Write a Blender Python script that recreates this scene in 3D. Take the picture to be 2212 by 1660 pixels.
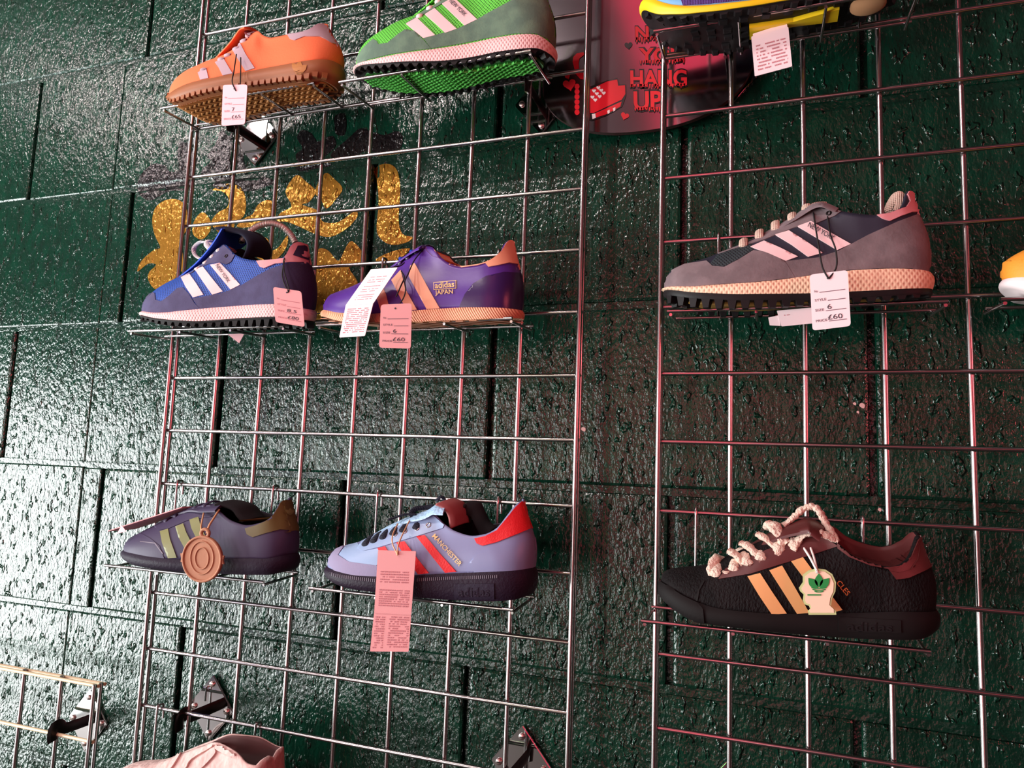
import bpy, bmesh, math, random
import numpy as np
from mathutils import Vector, Matrix
from mathutils.bvhtree import BVHTree
from mathutils.geometry import delaunay_2d_cdt

for o in list(bpy.data.objects):
    bpy.data.objects.remove(o)
SC = bpy.context.scene
COL = SC.collection
R = random.Random(7)
# ------------------------------------------------------------------ frame
# all modelling is done in millimetres: X along the display wall, Y into the wall, Z up,
# Z = 0 at the first row of the left grid panel, which hangs ZOFF above the floor
ZOFF = 2100.0
def m3(p): return Vector((p[0] * .001, p[1] * .001, (p[2] + ZOFF) * .001))

# ------------------------------------------------------------------ camera
FPX = 1555.88
CAM = np.array([817.34, -818.46, -489.48])
def _rot(r):
    r = np.array(r); t = np.linalg.norm(r); k = r / t
    K = np.array([[0, -k[2], k[1]], [k[2], 0, -k[0]], [-k[1], k[0], 0]])
    return np.eye(3) + math.sin(t) * K + (1 - math.cos(t)) * K @ K
RM = _rot([-0.118, 0.33909, 0.01748]) @ np.array([[1, 0, 0], [0, 0, -1], [0, 1, 0.]])
cd = bpy.data.cameras.new('camera')
cam = bpy.data.objects.new('camera', cd); COL.objects.link(cam)
cd.sensor_fit = 'HORIZONTAL'; cd.sensor_width = 36.0; cd.lens = FPX / 2212 * 36
cd.clip_start = .02; cd.clip_end = 50
rt, dn, fw = [Vector(RM[i]) for i in range(3)]
mw = Matrix((( rt.x, -dn.x, -fw.x, 0), (rt.y, -dn.y, -fw.y, 0), (rt.z, -dn.z, -fw.z, 0), (0, 0, 0, 1)))
mw.translation = m3(CAM)
cam.matrix_world = mw
SC.camera = cam

# ------------------------------------------------------------------ world, lights, exposure
SC.view_settings.view_transform = 'Standard'
SC.view_settings.look = 'None'
SC.view_settings.exposure = 0.12
SC.view_settings.gamma = 1.0
SC.view_settings.use_curve_mapping = False
SC.cycles.max_bounces = 5
SC.cycles.caustics_reflective = False
SC.cycles.caustics_refractive = False
SC.cycles.sample_clamp_indirect = 4.0
w = bpy.data.worlds.new('world'); SC.world = w; w.use_nodes = True
w.node_tree.nodes['Background'].inputs[0].default_value = (.9, .82, .85, 1)
w.node_tree.nodes['Background'].inputs[1].default_value = 0.15

def area(name, loc, target, sx, sy, power, col):
    l = bpy.data.lights.new(name, 'AREA'); l.shape = 'RECTANGLE'; l.size = sx; l.size_y = sy
    l.energy = power; l.color = col
    o = bpy.data.objects.new(name, l); COL.objects.link(o)
    p = m3(loc); o.location = p
    o.rotation_euler = (m3(target) - p).to_track_quat('-Z', 'Y').to_euler()
    return o
# daylight through the shop window in the left-hand wall
area('window_daylight', (-3140, -2000, -1140), (0, -2000, -1140), 2.5, 1.86, 280, (.93, 1.0, .97))
# daylight through the glazed door in the wall behind the photographer
area('door_daylight', (-1500, -3940, -1000), (-1500, 0, -1000), 1.0, 2.0, 44, (1.0, .95, .95))
# ceiling lamp
for i_, x_ in enumerate((-1600, -1100, -600, -100)):
    area('ceiling_spot', (x_, -1250 - 150 * (i_ % 2), 880), (x_ + 300, -300, -600), .11, .11, 9.5, (1.0, .86, .83))
# red light bands on the far wall of the shop: a bulkhead strip and an upright column
area('red_bulkhead', (0, -3980, 115), (0, 0, 115), 5.8, .62, 12, (1.0, .04, .1))
area('red_column', (405, -3960, -650), (405, 0, -650), .52, 2.7, 9.5, (1.0, .03, .1))
area('white_strip', (812, -3960, -650), (812, 0, -650), .13, 2.7, 2.4, (1.0, .8, .82))
area('green_strip', (-680, -3960, -650), (-680, 0, -650), .1, 2.6, 2.4, (.2, 1.0, .2))
area('violet_strip', (-3150, -3800, -650), (0, 0, -650), .12, 2.6, 4, (.25, .18, 1.0))
# red tube lights on the right-hand wall
area('red_tubes', (2930, -1300, -60), (800, 0, -400), 1.3, .35, 22, (1.0, .13, .15))
# red light strip running along the ceiling towards the display wall
area('red_ceiling_strip', (560, -2200, 885), (560, -2200, -2000), .3, 2.8, 3.5, (1.0, .03, .1))

# ------------------------------------------------------------------ materials
def lin(c):
    c = c / 255.0
    return c / 12.92 if c <= .04045 else ((c + .055) / 1.055) ** 2.4
def rgb(r, g, b): return (lin(r), lin(g), lin(b), 1)
MATS = {}
def mat(name, col, rough=.5, metal=0, bump=None, var=0, sheen=0, coat=0, emit=0, spec=.5, coord='pos', stretch=(1, 1, 1), rot=(0, 0, 0), col2=None, trans=0, weave=None):
    """bump = (kind, scale, distance_mm, strength); kind noise / voronoi / wave / brick"""
    if name in MATS: return MATS[name]
    m = bpy.data.materials.new(name); m.use_nodes = True
    nt = m.node_tree; bs = nt.nodes['Principled BSDF']
    bs.inputs['Base Color'].default_value = col
    bs.inputs['Roughness'].default_value = rough
    bs.inputs['Metallic'].default_value = metal
    bs.inputs['Specular IOR Level'].default_value = spec
    if sheen:
        bs.inputs['Sheen Weight'].default_value = sheen
        bs.inputs['Sheen Roughness'].default_value = .6
        bs.inputs['Sheen Tint'].default_value = tuple(min(1, c * 1.5 + .05) for c in col[:3]) + (1,)
    if coat: bs.inputs['Coat Weight'].default_value = coat; bs.inputs['Coat Roughness'].default_value = .15
    if emit:
        bs.inputs['Emission Color'].default_value = col; bs.inputs['Emission Strength'].default_value = emit
    if trans: bs.inputs['Transmission Weight'].default_value = trans
    geo = nt.nodes.new('ShaderNodeNewGeometry')
    mp = nt.nodes.new('ShaderNodeMapping')
    mp.inputs['Scale'].default_value = stretch; mp.inputs['Rotation'].default_value = rot
    nt.links.new(geo.outputs['Position'], mp.inputs['Vector'])
    if var or col2:
        n = nt.nodes.new('ShaderNodeTexNoise'); n.inputs['Scale'].default_value = 60; n.inputs['Detail'].default_value = 4
        nt.links.new(mp.outputs[0], n.inputs['Vector'])
        mx = nt.nodes.new('ShaderNodeMix'); mx.data_type = 'RGBA'
        c2 = col2 if col2 else tuple(c * (1 - var) for c in col[:3]) + (1,)
        mx.inputs[6].default_value = col; mx.inputs[7].default_value = c2
        rp = nt.nodes.new('ShaderNodeValToRGB'); rp.color_ramp.elements[0].position = .38; rp.color_ramp.elements[1].position = .62
        nt.links.new(n.outputs['Fac'], rp.inputs[0]); nt.links.new(rp.outputs[0], mx.inputs[0])
        nt.links.new(mx.outputs[2], bs.inputs['Base Color'])
    if weave:      # woven threads: two crossed wave patterns pick between thread colour and gap colour
        wsc, gap, ang = weave; outs = []
        for sg in (1, -1):
            mpw = nt.nodes.new('ShaderNodeMapping'); mpw.inputs['Rotation'].default_value = (0, sg * ang, 0)
            nt.links.new(geo.outputs['Position'], mpw.inputs['Vector'])
            wv = nt.nodes.new('ShaderNodeTexWave'); wv.inputs['Scale'].default_value = wsc; wv.inputs['Distortion'].default_value = 0
            nt.links.new(mpw.outputs[0], wv.inputs['Vector']); outs.append(wv.outputs['Fac'])
        mu = nt.nodes.new('ShaderNodeMath'); mu.operation = 'MULTIPLY'
        nt.links.new(outs[0], mu.inputs[0]); nt.links.new(outs[1], mu.inputs[1])
        rp2 = nt.nodes.new('ShaderNodeMapRange'); rp2.inputs['From Min'].default_value = .35; rp2.inputs['From Max'].default_value = .65
        nt.links.new(mu.outputs[0], rp2.inputs['Value'])
        mx2 = nt.nodes.new('ShaderNodeMix'); mx2.data_type = 'RGBA'; mx2.inputs[6].default_value = col; mx2.inputs[7].default_value = gap
        nt.links.new(rp2.outputs['Result'], mx2.inputs[0]); nt.links.new(mx2.outputs[2], bs.inputs['Base Color'])
        if not bump:
            bw_ = nt.nodes.new('ShaderNodeBump'); bw_.invert = True; bw_.inputs['Distance'].default_value = .0006; bw_.inputs['Strength'].default_value = .8
            nt.links.new(mu.outputs[0], bw_.inputs['Height']); nt.links.new(bw_.outputs[0], bs.inputs['Normal'])
    if bump:
        layers = bump if isinstance(bump, list) else [bump]
        prev = None
        for kind, scale, dist, st in layers:
            if kind == 'noise':
                t = nt.nodes.new('ShaderNodeTexNoise'); t.inputs['Scale'].default_value = scale; t.inputs['Detail'].default_value = 2; out = t.outputs['Fac']
            elif kind == 'peaks':
                t = nt.nodes.new('ShaderNodeTexNoise'); t.inputs['Scale'].default_value = scale; t.inputs['Detail'].default_value = 1
                mr = nt.nodes.new('ShaderNodeMapRange'); mr.interpolation_type = 'SMOOTHSTEP'
                mr.inputs['From Min'].default_value = .6; mr.inputs['From Max'].default_value = .74
                nt.links.new(t.outputs['Fac'], mr.inputs['Value']); out = mr.outputs['Result']
            elif kind == 'voronoi':
                t = nt.nodes.new('ShaderNodeTexVoronoi'); t.inputs['Scale'].default_value = scale; out = t.outputs['Distance']
            else:
                t = nt.nodes.new('ShaderNodeTexWave'); t.inputs['Scale'].default_value = scale; t.inputs['Distortion'].default_value = 0
                t.bands_direction = 'X' if kind == 'wave' else 'Z'; out = t.outputs['Fac']
            nt.links.new(mp.outputs[0], t.inputs['Vector'])
            b = nt.nodes.new('ShaderNodeBump'); b.inputs['Distance'].default_value = dist * .001; b.inputs['Strength'].default_value = st
            nt.links.new(out, b.inputs['Height'])
            if prev: nt.links.new(prev, b.inputs['Normal'])
            prev = b.outputs['Normal']
        nt.links.new(prev, bs.inputs['Normal'])
    MATS[name] = m
    return m
WALLB = [('noise', 250, 1.35, 1.0), ('peaks', 150, 2.6, 1.0), ('noise', 40, 1.0, .3)]
mat('wall_paint', rgb(9, 53, 38), .15, bump=WALLB, stretch=(1, 1, .55), col2=rgb(13, 42, 31), spec=.5)
mat('mortar_paint', rgb(9, 44, 32), .2, bump=[('noise', 150, 2.0, .8)])
mat('gold_paint', rgb(176, 128, 46), .2, .6, bump=WALLB, stretch=(1, 1, .55))
mat('black_paint', rgb(16, 14, 16), .2, bump=WALLB, stretch=(1, 1, .62))
mat('chip', rgb(225, 180, 175), .7)
mat('chrome', rgb(178, 170, 170), .22, 1, bump=('noise', 30, .15, .15))
mat('chrome_warm_reflection', rgb(240, 218, 182), .35, .15)  # chrome wires with a warm reflection painted in as cream
mat('mirror_chrome', rgb(225, 222, 224), .04, 1)
mat('dark_steel', rgb(40, 34, 34), .3, .8)
mat('screw', rgb(190, 170, 165), .3, 1)
mat('paper', rgb(240, 218, 222), .6)
mat('paper_redlit_pale', rgb(250, 190, 198), .6)  # white card, faint red light tinted into its colour
mat('paper_redlit', rgb(238, 170, 172), .6)  # white card, stronger red light tinted into its colour
mat('ink', rgb(120, 90, 100), .7)
mat('ink_soft', rgb(198, 128, 136), .7)
mat('ink_pen', rgb(60, 50, 62), .6)
mat('string_black', rgb(20, 14, 16), .8)
mat('string_gold', rgb(214, 160, 120), .5, .2)
mat('string_white', rgb(235, 228, 222), .7)
mat('room_dark', rgb(112, 98, 95), .7)
mat('room_brown', rgb(58, 40, 36), .7)
mat('room_floor', rgb(62, 54, 52), .85)
mat('room_ceiling', rgb(72, 64, 64), .9)

# ------------------------------------------------------------------ object helpers
def link(o, parent=None):
    COL.objects.link(o)
    if parent: o.parent = parent
    return o
def thing(name, label, cat, origin, group=None, kind=None):
    o = bpy.data.objects.new(name, None); o.empty_display_size = .02
    o.location = m3(origin); link(o); o['org'] = [float(v) for v in origin]
    o['label'] = label
    if cat: o['category'] = cat
    if group: o['group'] = group
    if kind: o['kind'] = kind
    return o
def tag(o, label=None, cat=None, group=None, kind=None):
    if label: o['label'] = label
    if cat: o['category'] = cat
    if group: o['group'] = group
    if kind: o['kind'] = kind
    return o
def mesh(name, vs, fs, material, smooth=True, org=(0, 0, 0)):
    me = bpy.data.meshes.new(name)
    k = np.asarray(vs, float).reshape(-1, 3) - np.asarray(org, float)
    me.from_pydata((k * .001).tolist(), [], [list(map(int, f)) for f in fs])
    if material: me.materials.append(MATS[material])
    if smooth:
        me.polygons.foreach_set('use_smooth', [True] * len(me.polygons))
    me.update()
    if smooth: me.set_sharp_from_angle(angle=math.radians(65))
    return me
def part(name, vs, fs, material, parent, smooth=True, sharp=None):
    """mesh child of a thing (or of a part of it); vertices in world mm"""
    root = parent
    while root.parent: root = root.parent
    me = mesh(name, vs, fs, material, smooth, list(root['org']))
    o = bpy.data.objects.new(name, me); link(o, parent)
    if sharp is not None: me.set_sharp_from_angle(angle=math.radians(sharp))
    return o
def single(name, vs, fs, material, origin, label, cat=None, group=None, kind=None, smooth=True, sharp=None):
    me = mesh(name, vs, fs, material, smooth, origin)
    o = bpy.data.objects.new(name, me); link(o); o.location = m3(origin); o['org'] = [float(v) for v in origin]
    if sharp is not None: me.set_sharp_from_angle(angle=math.radians(sharp))
    return tag(o, label, cat, group, kind)
def box(x0, x1, y0, y1, z0, z1, bev=0):
    if not bev:
        v = [(x, y, z) for z in (z0, z1) for y in (y0, y1) for x in (x0, x1)]
        return v, [(0, 2, 3, 1), (4, 5, 7, 6), (0, 1, 5, 4), (2, 6, 7, 3), (0, 4, 6, 2), (1, 3, 7, 5)]
    bm = bmesh.new()
    bmesh.ops.create_cube(bm, size=1)
    for q in bm.verts: q.co = Vector(((x0 + x1) / 2 + q.co.x * (x1 - x0), (y0 + y1) / 2 + q.co.y * (y1 - y0), (z0 + z1) / 2 + q.co.z * (z1 - z0)))
    bmesh.ops.bevel(bm, geom=bm.edges[:], offset=bev, segments=2, affect='EDGES', profile=.5)
    v = [tuple(q.co) for q in bm.verts]; f = [[q.index for q in p.verts] for p in bm.faces]
    bm.free(); return v, f
def join(*vf):
    V, Fc = [], []
    for v, f in vf:
        n = len(V); V += [tuple(q) for q in v]; Fc += [[i + n for i in p] for p in f]
    return V, Fc
def sweep(path, ra, rb=None, n=8, up=(0, 0, 1), closed_ends=True):
    """tube along a polyline; ra / rb radii along side / up axes, numbers or lists"""
    P = np.asarray(path, float); k = len(P); rb = ra if rb is None else rb
    ra = np.broadcast_to(np.asarray(ra, float), (k,)); rb = np.broadcast_to(np.asarray(rb, float), (k,))
    V, Fc = [], []
    T = np.gradient(P, axis=0); T /= (np.linalg.norm(T, axis=1)[:, None] + 1e-9)
    u0 = np.asarray(up, float)
    side = np.cross(T[0], u0)
    if np.linalg.norm(side) < 1e-3: side = np.cross(T[0], (0, 1, 0))
    side /= np.linalg.norm(side)
    for i in range(k):
        side = side - T[i] * side.dot(T[i]); side /= np.linalg.norm(side) + 1e-9
        u = np.cross(side, T[i])
        for j in range(n):
            a = 2 * math.pi * j / n
            V.append(P[i] + side * ra[i] * math.cos(a) + u * rb[i] * math.sin(a))
    for i in range(k - 1):
        for j in range(n):
            a = i * n + j; b = i * n + (j + 1) % n
            Fc.append((a, b, b + n, a + n))
    if closed_ends:
        Fc.append(list(range(n))[::-1]); Fc.append([(k - 1) * n + j for j in range(n)])
    return V, Fc
def curve(pts, n=8, loop=False):
    """Catmull-Rom through points"""
    P = np.asarray(pts, float); k = len(P); out = []
    segs = k if loop else k - 1
    for i in range(segs):
        if loop: a, b, c, d = P[(i - 1) % k], P[i], P[(i + 1) % k], P[(i + 2) % k]
        else: a, b, c, d = P[max(i - 1, 0)], P[i], P[i + 1], P[min(i + 2, k - 1)]
        for j in range(n):
            t = j / n
            out.append(.5 * ((2 * b) + (c - a) * t + (2 * a - 5 * b + 4 * c - d) * t * t + (3 * b - a - 3 * c + d) * t ** 3))
    if not loop: out.append(P[-1])
    return np.array(out)

# ------------------------------------------------------------------ picture point -> place on a surface
def ray(x, y): return np.array([(x - 1106) / FPX, (y - 830) / FPX, 1.0]) @ RM
def at_y(x, y, Y):
    d = ray(x, y); return CAM + d * (Y - CAM[1]) / d[1]
def to_px(P):
    q = RM @ (np.asarray(P, float) - CAM); return np.array([1106 + FPX * q[0] / q[2], 830 + FPX * q[1] / q[2]])
class PlaneCast:
    def __init__(s, px, py, Y, yaw=0, pitch=0):
        s.p = at_y(px, py, Y); a, b = math.radians(yaw), math.radians(pitch)
        s.n = np.array([math.sin(a) * math.cos(b), -math.cos(a) * math.cos(b), math.sin(b)])   # yaw > 0 turns it to face right
    def __call__(s, x, y, off=0):
        d = ray(x, y); q = s.p + s.n * off
        return CAM + d * ((q - CAM) @ s.n) / (d @ s.n), s.n
class BvhCast:
    def __init__(s, V, Fc, guess_y):
        s.b = BVHTree.FromPolygons([tuple(v) for v in V], Fc); s.gy = guess_y
    def __call__(s, x, y, off=0):
        d = ray(x, y); d = d / np.linalg.norm(d)
        h, n, i, dist = s.b.ray_cast(Vector(CAM), Vector(d))
        if h is None:
            t = (s.gy - CAM[1]) / d[1]; best = None
            for _ in range(6):
                h, n, i, dist = s.b.find_nearest(Vector(CAM + d * t)); t = (np.array(h) - CAM) @ d
        h = np.array(h); n = np.array(n)
        if n @ d > 0: n = -n
        return h + n * off, n
def inside(poly, x, y):
    c = False; j = len(poly) - 1
    for i in range(len(poly)):
        xi, yi = poly[i]; xj, yj = poly[j]
        if (yi > y) != (yj > y) and x < (xj - xi) * (y - yi) / (yj - yi) + xi: c = not c
        j = i
    return c
def patch_mesh(poly, cast, off=.9, step=4.0, skirt=1.6, holes=()):
    """a thin sheet, outlined in picture points, lying on the surface that cast() finds"""
    loops = [poly] + list(holes); vs, es = [], []
    for lp in loops:
        k0 = len(vs); q = []
        for i in range(len(lp)):
            a = np.array(lp[i], float); b = np.array(lp[(i + 1) % len(lp)], float)
            n = max(1, int(np.linalg.norm(b - a) / step))
            q += [a + (b - a) * j / n for j in range(n)]
        vs += [Vector(p) for p in q]
        es += [(k0 + i, k0 + (i + 1) % len(q)) for i in range(len(q))]
    xs = [p[0] for p in poly]; ys = [p[1] for p in poly]
    bnd = np.array([tuple(v) for v in vs])
    y = min(ys) + step * .5
    while y < max(ys):
        x = min(xs) + step * .5
        while x < max(xs):
            if inside(poly, x, y) and not any(inside(h, x, y) for h in holes) and np.min((bnd[:, 0] - x) ** 2 + (bnd[:, 1] - y) ** 2) > (step * .55) ** 2:
                vs.append(Vector((x, y)))
            x += step
        y += step
    V2, E2, F2 = delaunay_2d_cdt(vs, es, [], 0, 1e-4)[:3]
    F2 = [f for f in F2 if inside(poly, sum(V2[i].x for i in f) / len(f), sum(V2[i].y for i in f) / len(f)) and not any(inside(h, sum(V2[i].x for i in f) / len(f), sum(V2[i].y for i in f) / len(f)) for h in holes)]
    V = []; N = []
    for v in V2:
        p, n = cast(v.x, v.y, off); V.append(p); N.append(n)
    cnt = {}
    for f in F2:
        for i in range(len(f)):
            e = (f[i], f[(i + 1) % len(f)]); cnt[e] = 1
    Fc = [list(f)[::-1] for f in F2]
    low = {}
    for (a, b) in cnt:
        if (b, a) not in cnt:
            for q in (a, b):
                if q not in low: low[q] = len(V); V.append(np.array(V[q]) - np.array(N[q]) * skirt)
            Fc.append((a, b, low[b], low[a]))
    return V, Fc
FONT = {}
def text_mesh(body, bold=0.0):
    key = (body, bold)
    if key in FONT: return FONT[key]
    c = bpy.data.curves.new('t', 'FONT'); c.body = body; c.size = 1; c.offset = bold; c.resolution_u = 3
    o = bpy.data.objects.new('t', c); COL.objects.link(o)
    bpy.context.view_layer.update()
    me = bpy.data.meshes.new_from_object(o.evaluated_get(bpy.context.evaluated_depsgraph_get()))
    v = np.array([tuple(q.co)[:2] for q in me.vertices]); f = [list(p.vertices) for p in me.polygons]
    bpy.data.objects.remove(o); bpy.data.curves.remove(c); bpy.data.meshes.remove(me)
    FONT[key] = (v, f); return v, f
def print_mesh(body, cast, p0, p1, height, off=.35, bold=0.0, up=None, skew=0):
    """lettering from picture point p0 to p1 (baseline), cap height in picture points"""
    v, f = text_mesh(body, bold)
    p0 = np.array(p0, float); p1 = np.array(p1, float); wid = v[:, 0].max() - v[:, 0].min()
    d = (p1 - p0) / wid
    if up is None:
        e = (p1 - p0) / np.linalg.norm(p1 - p0); u = np.array([e[1], -e[0]])
    else: u = np.array(up, float); u /= np.linalg.norm(u)
    V = []
    for a in v:
        q = p0 + d * (a[0] - v[:, 0].min()) + u * a[1] / .69 * height
        V.append(cast(q[0], q[1], off)[0])
    return V, f
def trefoil(cx, cy, r, ang=0):
    """three-leaf emblem with slits, as polygons in picture points"""
    polys = []
    for a in (-42, 0, 42):
        lf = []
        for t in np.linspace(0, 1, 9): lf.append((.33 * math.sin(math.pi * t) * (1 - .25 * t), .12 + .95 * t))
        for t in np.linspace(1, 0, 9)[1:-1]: lf.append((-.33 * math.sin(math.pi * t) * (1 - .25 * t), .12 + .95 * t))
        s = math.radians(a); k = 1 if a == 0 else .95
        polys.append([(x * math.cos(s) + y * math.sin(s), (-x * math.sin(s) + y * math.cos(s)) * k) for x, y in lf])
    for y0, y1, w0, w1 in ((.02, .09, .52, .47), (-.10, -.03, .44, .36), (-.22, -.15, .3, .16)):
        polys.append([(-w0, y0 + .06), (-w0 * .5, y0), (w0 * .5, y0), (w0, y0 + .06), (w1 * 1.05, y1 + .05) if 0 else (w0 * .98, y1 + .05), (w1 * .5, y1), (-w1 * .5, y1), (-w0 * .98, y1 + .05)])
    s = math.radians(ang); out = []
    for p in polys:
        out.append([(cx + r * (x * math.cos(s) + (y - .35) * math.sin(s)), cy - r * (-x * math.sin(s) + (y - .35) * math.cos(s))) for x, y in p])
    return out
def patches(polys, cast, off, step=3, skirt=.4):
    return join(*[patch_mesh(p, cast, off, step, skirt) for p in polys])

# ================================================================== the room
def slab(name, b, m, label):
    v, f = box(*b); c = ((b[0] + b[1]) / 2, (b[2] + b[3]) / 2, b[4])
    return single(name, v, f, m, c, label, kind='structure', smooth=False)
slab('floor', (-3200, 3000, -4000, 160, -2160, -2100), 'room_floor', 'plain dark shop floor')
slab('ceiling', (-3200, 3000, -4000, 160, 900, 960), 'room_ceiling', 'plain grey shop ceiling')
slab('wall_right', (3000, 3100, -4000, 160, -2100, 900), 'room_brown', 'dark brown right-hand shop wall')
for nm, bs in (('wall_left', [(-3300, -3200, -4000, -3250, -2100, 900), (-3300, -3200, -750, 160, -2100, 900), (-3300, -3200, -3250, -750, -2100, -2085), (-3300, -3200, -3250, -750, -200, 900)]),
               ('wall_back', [(-3200, -2000, -4100, -4000, -2100, 900), (-1000, 3000, -4100, -4000, -2100, 900), (-2000, -1000, -4100, -4000, 0, 900)])):
    v, f = join(*[box(*b) for b in bs])
    single(nm, v, f, 'room_dark', bs[0][:1] + (bs[0][2], -2100), 'plain grey shop wall with a glazed opening', kind='structure', smooth=False)
def frame(name, kind_axis, a0, a1, z0, z1, at, label):
    t = 40; bs = []
    for q0, q1, r0, r1 in ((a0, a1, z0, z0 + t), (a0, a1, z1 - t, z1), (a0, a0 + t, z0, z1), (a1 - t, a1, z0, z1), ((a0 + a1) / 2 - t / 2, (a0 + a1) / 2 + t / 2, z0, z1)):
        bs.append(box(at - 30, at + 30, q0, q1, r0, r1) if kind_axis == 'x' else box(q0, q1, at - 30, at + 30, r0, r1))
    v, f = join(*bs)
    single(name, v, f, 'dark_steel', v[0], label, kind='structure', smooth=False)
frame('window_1', 'x', -3250, -750, -2085, -200, -3250, 'wide shop window frame in the left wall')
frame('door_1', 'y', -2000, -1000, -2100, 0, -4050, 'glazed shop door frame in the back wall')

# ------------------------------------------------------------------ painted block wall
WY = 50.0            # face of the blocks
wall = single('wall_display', *join(box(-3200, 3000, WY + 10, WY + 110, -2100, 900), box(-3200, -1130, WY, WY + 10, -2100, 900), box(1700, 3000, WY, WY + 10, -2100, 900), box(-1130, 1700, WY, WY + 10, -2100, -1420), box(-1130, 1700, WY, WY + 10, 851, 900)),
              'mortar_paint', (0, WY, -2100), 'glossy dark green painted concrete block wall', kind='structure', smooth=False)
wall_geo = []
CZ = [850, 623, 396, 170, -59, -286.5, -513, -737, -963, -1190, -1420]
JX = {0: [-860, -410, 35, 475, 925, 1375], 1: [-1067, -617, -167, 283, 733, 1183], 2: [-860, -410, 33, 475, 925, 1375], 3: [-850, -410, 33, 476, 925, 1375],
      4: [-1070, -620, -168, 287, 723, 1175], 5: [-850, -400, 45, 481, 927, 1377], 6: [-1072, -622, -172, 269, 712, 1162], 7: [-890, -440, 12, 463, 907, 1357],
      8: [-640, -190, 260, 710, 1160], 9: [-890, -440, 12, 463, 907, 1357]}
JX[2] = [-1067, -617, -167, 283, 733, 1183]
bi = 0
for r in range(10):
    xs = [-1130] + JX[r] + [1700]
    z1, z0 = CZ[r] - 4, CZ[r + 1] + 4
    for k in range(len(xs) - 1):
        a, b = xs[k] + 3.6, xs[k + 1] - 3.6
        cuts = [(a, b)]
        if a < -213 < b and b + 213 > 12 and -213 - a > 12 and 2 < r < 8: cuts = [(a, -213.6), (-212.4, b)]      # hairline crack down the wall
        for (p, q) in cuts:
            dy = R.uniform(-.8, .8)
            v, f = box(p, q, WY + dy, WY + 9.5, z0 + R.uniform(-.8, .8), z1 + R.uniform(-.8, .8), 4.0 if len(cuts) == 1 else 2.2)
            part('concrete_block', v, f, 'wall_paint', wall, smooth=False)
            wall_geo.append((v, f))
    if r < 9:      # bed joint, struck almost flush
        v, f = box(-1130, 1700, WY + 2.6, WY + 9, CZ[r + 1] - 5, CZ[r + 1] + 5)
        part('mortar_joint', v, f, 'mortar_paint', wall, smooth=False)
        wall_geo.append((v, f))
wall_geo.append(box(-1130, 1700, WY + 10, WY + 110, -1420, 851))
WALL = BvhCast(*join(*wall_geo), WY)

# painted lettering strokes, outlined on the photograph (crop at 280,240, scale 3.456)
def cr(ox, oy, s): return lambda pts: [(ox + x / s, oy + y / s) for x, y in pts]
g = cr(280, 240, 2212 / 640)
def blob(pts, n=5): return [tuple(p) for p in curve(pts, n, True)]
GOLD = [
    [(170, 830), (190, 730), (260, 670), (350, 660), (410, 700), (440, 790), (430, 880), (390, 960), (400, 1080), (400, 1180), (370, 1215), (300, 1290), (200, 1335), (140, 1260), (150, 1200), (200, 1150), (140, 1140), (60, 1200), (90, 1120), (180, 1040), (230, 1020), (190, 930)],
    [(620, 590), (700, 550), (790, 545), (850, 600), (870, 700), (850, 790), (790, 830), (770, 890), (690, 920), (640, 880), (610, 830), (660, 760), (730, 720), (740, 650), (690, 600)],
    [(480, 830), (545, 755), (605, 820), (600, 900), (540, 960), (475, 920)],
    [(920, 770), (960, 700), (1030, 665), (1080, 690), (1090, 760), (1020, 800), (960, 850), (870, 870), (800, 860), (860, 800)],
    [(1165, 600), (1245, 480), (1320, 530), (1390, 600), (1340, 680), (1290, 700), (1400, 740), (1420, 780), (1450, 830), (1560, 830), (1680, 750), (1700, 790), (1620, 880), (1500, 940), (1390, 920), (1280, 870), (1180, 830), (1100, 820), (1130, 760), (1210, 710)],
    [(1385, 600), (1460, 465), (1530, 510), (1590, 580), (1540, 660), (1470, 730), (1430, 660)],
    [(1825, 450), (1880, 400), (1950, 400), (2000, 450), (2020, 560), (2015, 700), (2010, 830), (2040, 920), (2115, 945), (2060, 985), (1960, 1000), (1880, 960), (1845, 880), (1860, 700), (1850, 540)],
    [(940, 1060), (1000, 950), (1040, 970), (1050, 1040), (1110, 1020), (1180, 930), (1170, 1020), (1090, 1110), (980, 1110)],
    [(1400, 1050), (1480, 1040), (1560, 1120), (1620, 1010), (1665, 975), (1740, 1060), (1735, 1150), (1640, 1170), (1700, 1270), (1690, 1340), (1560, 1430), (1460, 1500), (1390, 1600), (1380, 1300)],
    [(1840, 1110), (1960, 1050), (2090, 1025), (2050, 1080), (1980, 1120), (1900, 1150)],
]
BLACK = [
    [(60, 560), (90, 470), (180, 395), (260, 410), (300, 450), (370, 440), (360, 330), (380, 230), (440, 250), (480, 330), (470, 520), (420, 590), (300, 600), (220, 640), (150, 670), (80, 630)],
    [(540, 480), (560, 420), (620, 380), (580, 340), (640, 250), (690, 140), (740, 190), (780, 120), (840, 90), (880, 250), (850, 360), (880, 470), (780, 470), (760, 560), (690, 590), (620, 560), (640, 520)],
    [(780, 520), (900, 500), (1040, 500), (1080, 540), (1000, 570), (900, 600), (820, 590)],
    [(1240, 330), (1290, 280), (1250, 200), (1290, 140), (1360, 170), (1400, 230), (1460, 200), (1520, 190), (1540, 260), (1470, 330), (1380, 380), (1280, 400)],
    [(1530, 40), (1600, 20), (1620, 100), (1600, 180), (1540, 170), (1530, 100)],
    [(1500, 330), (1580, 250), (1640, 200), (1720, 130), (1800, 150), (1900, 180), (2000, 150), (2040, 200), (2020, 280), (1930, 300), (1840, 310), (1760, 300), (1680, 340), (1580, 370)],
    [(1240, 420), (1350, 390), (1480, 380), (1500, 410), (1400, 430), (1280, 450)],
]
n = 0
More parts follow.
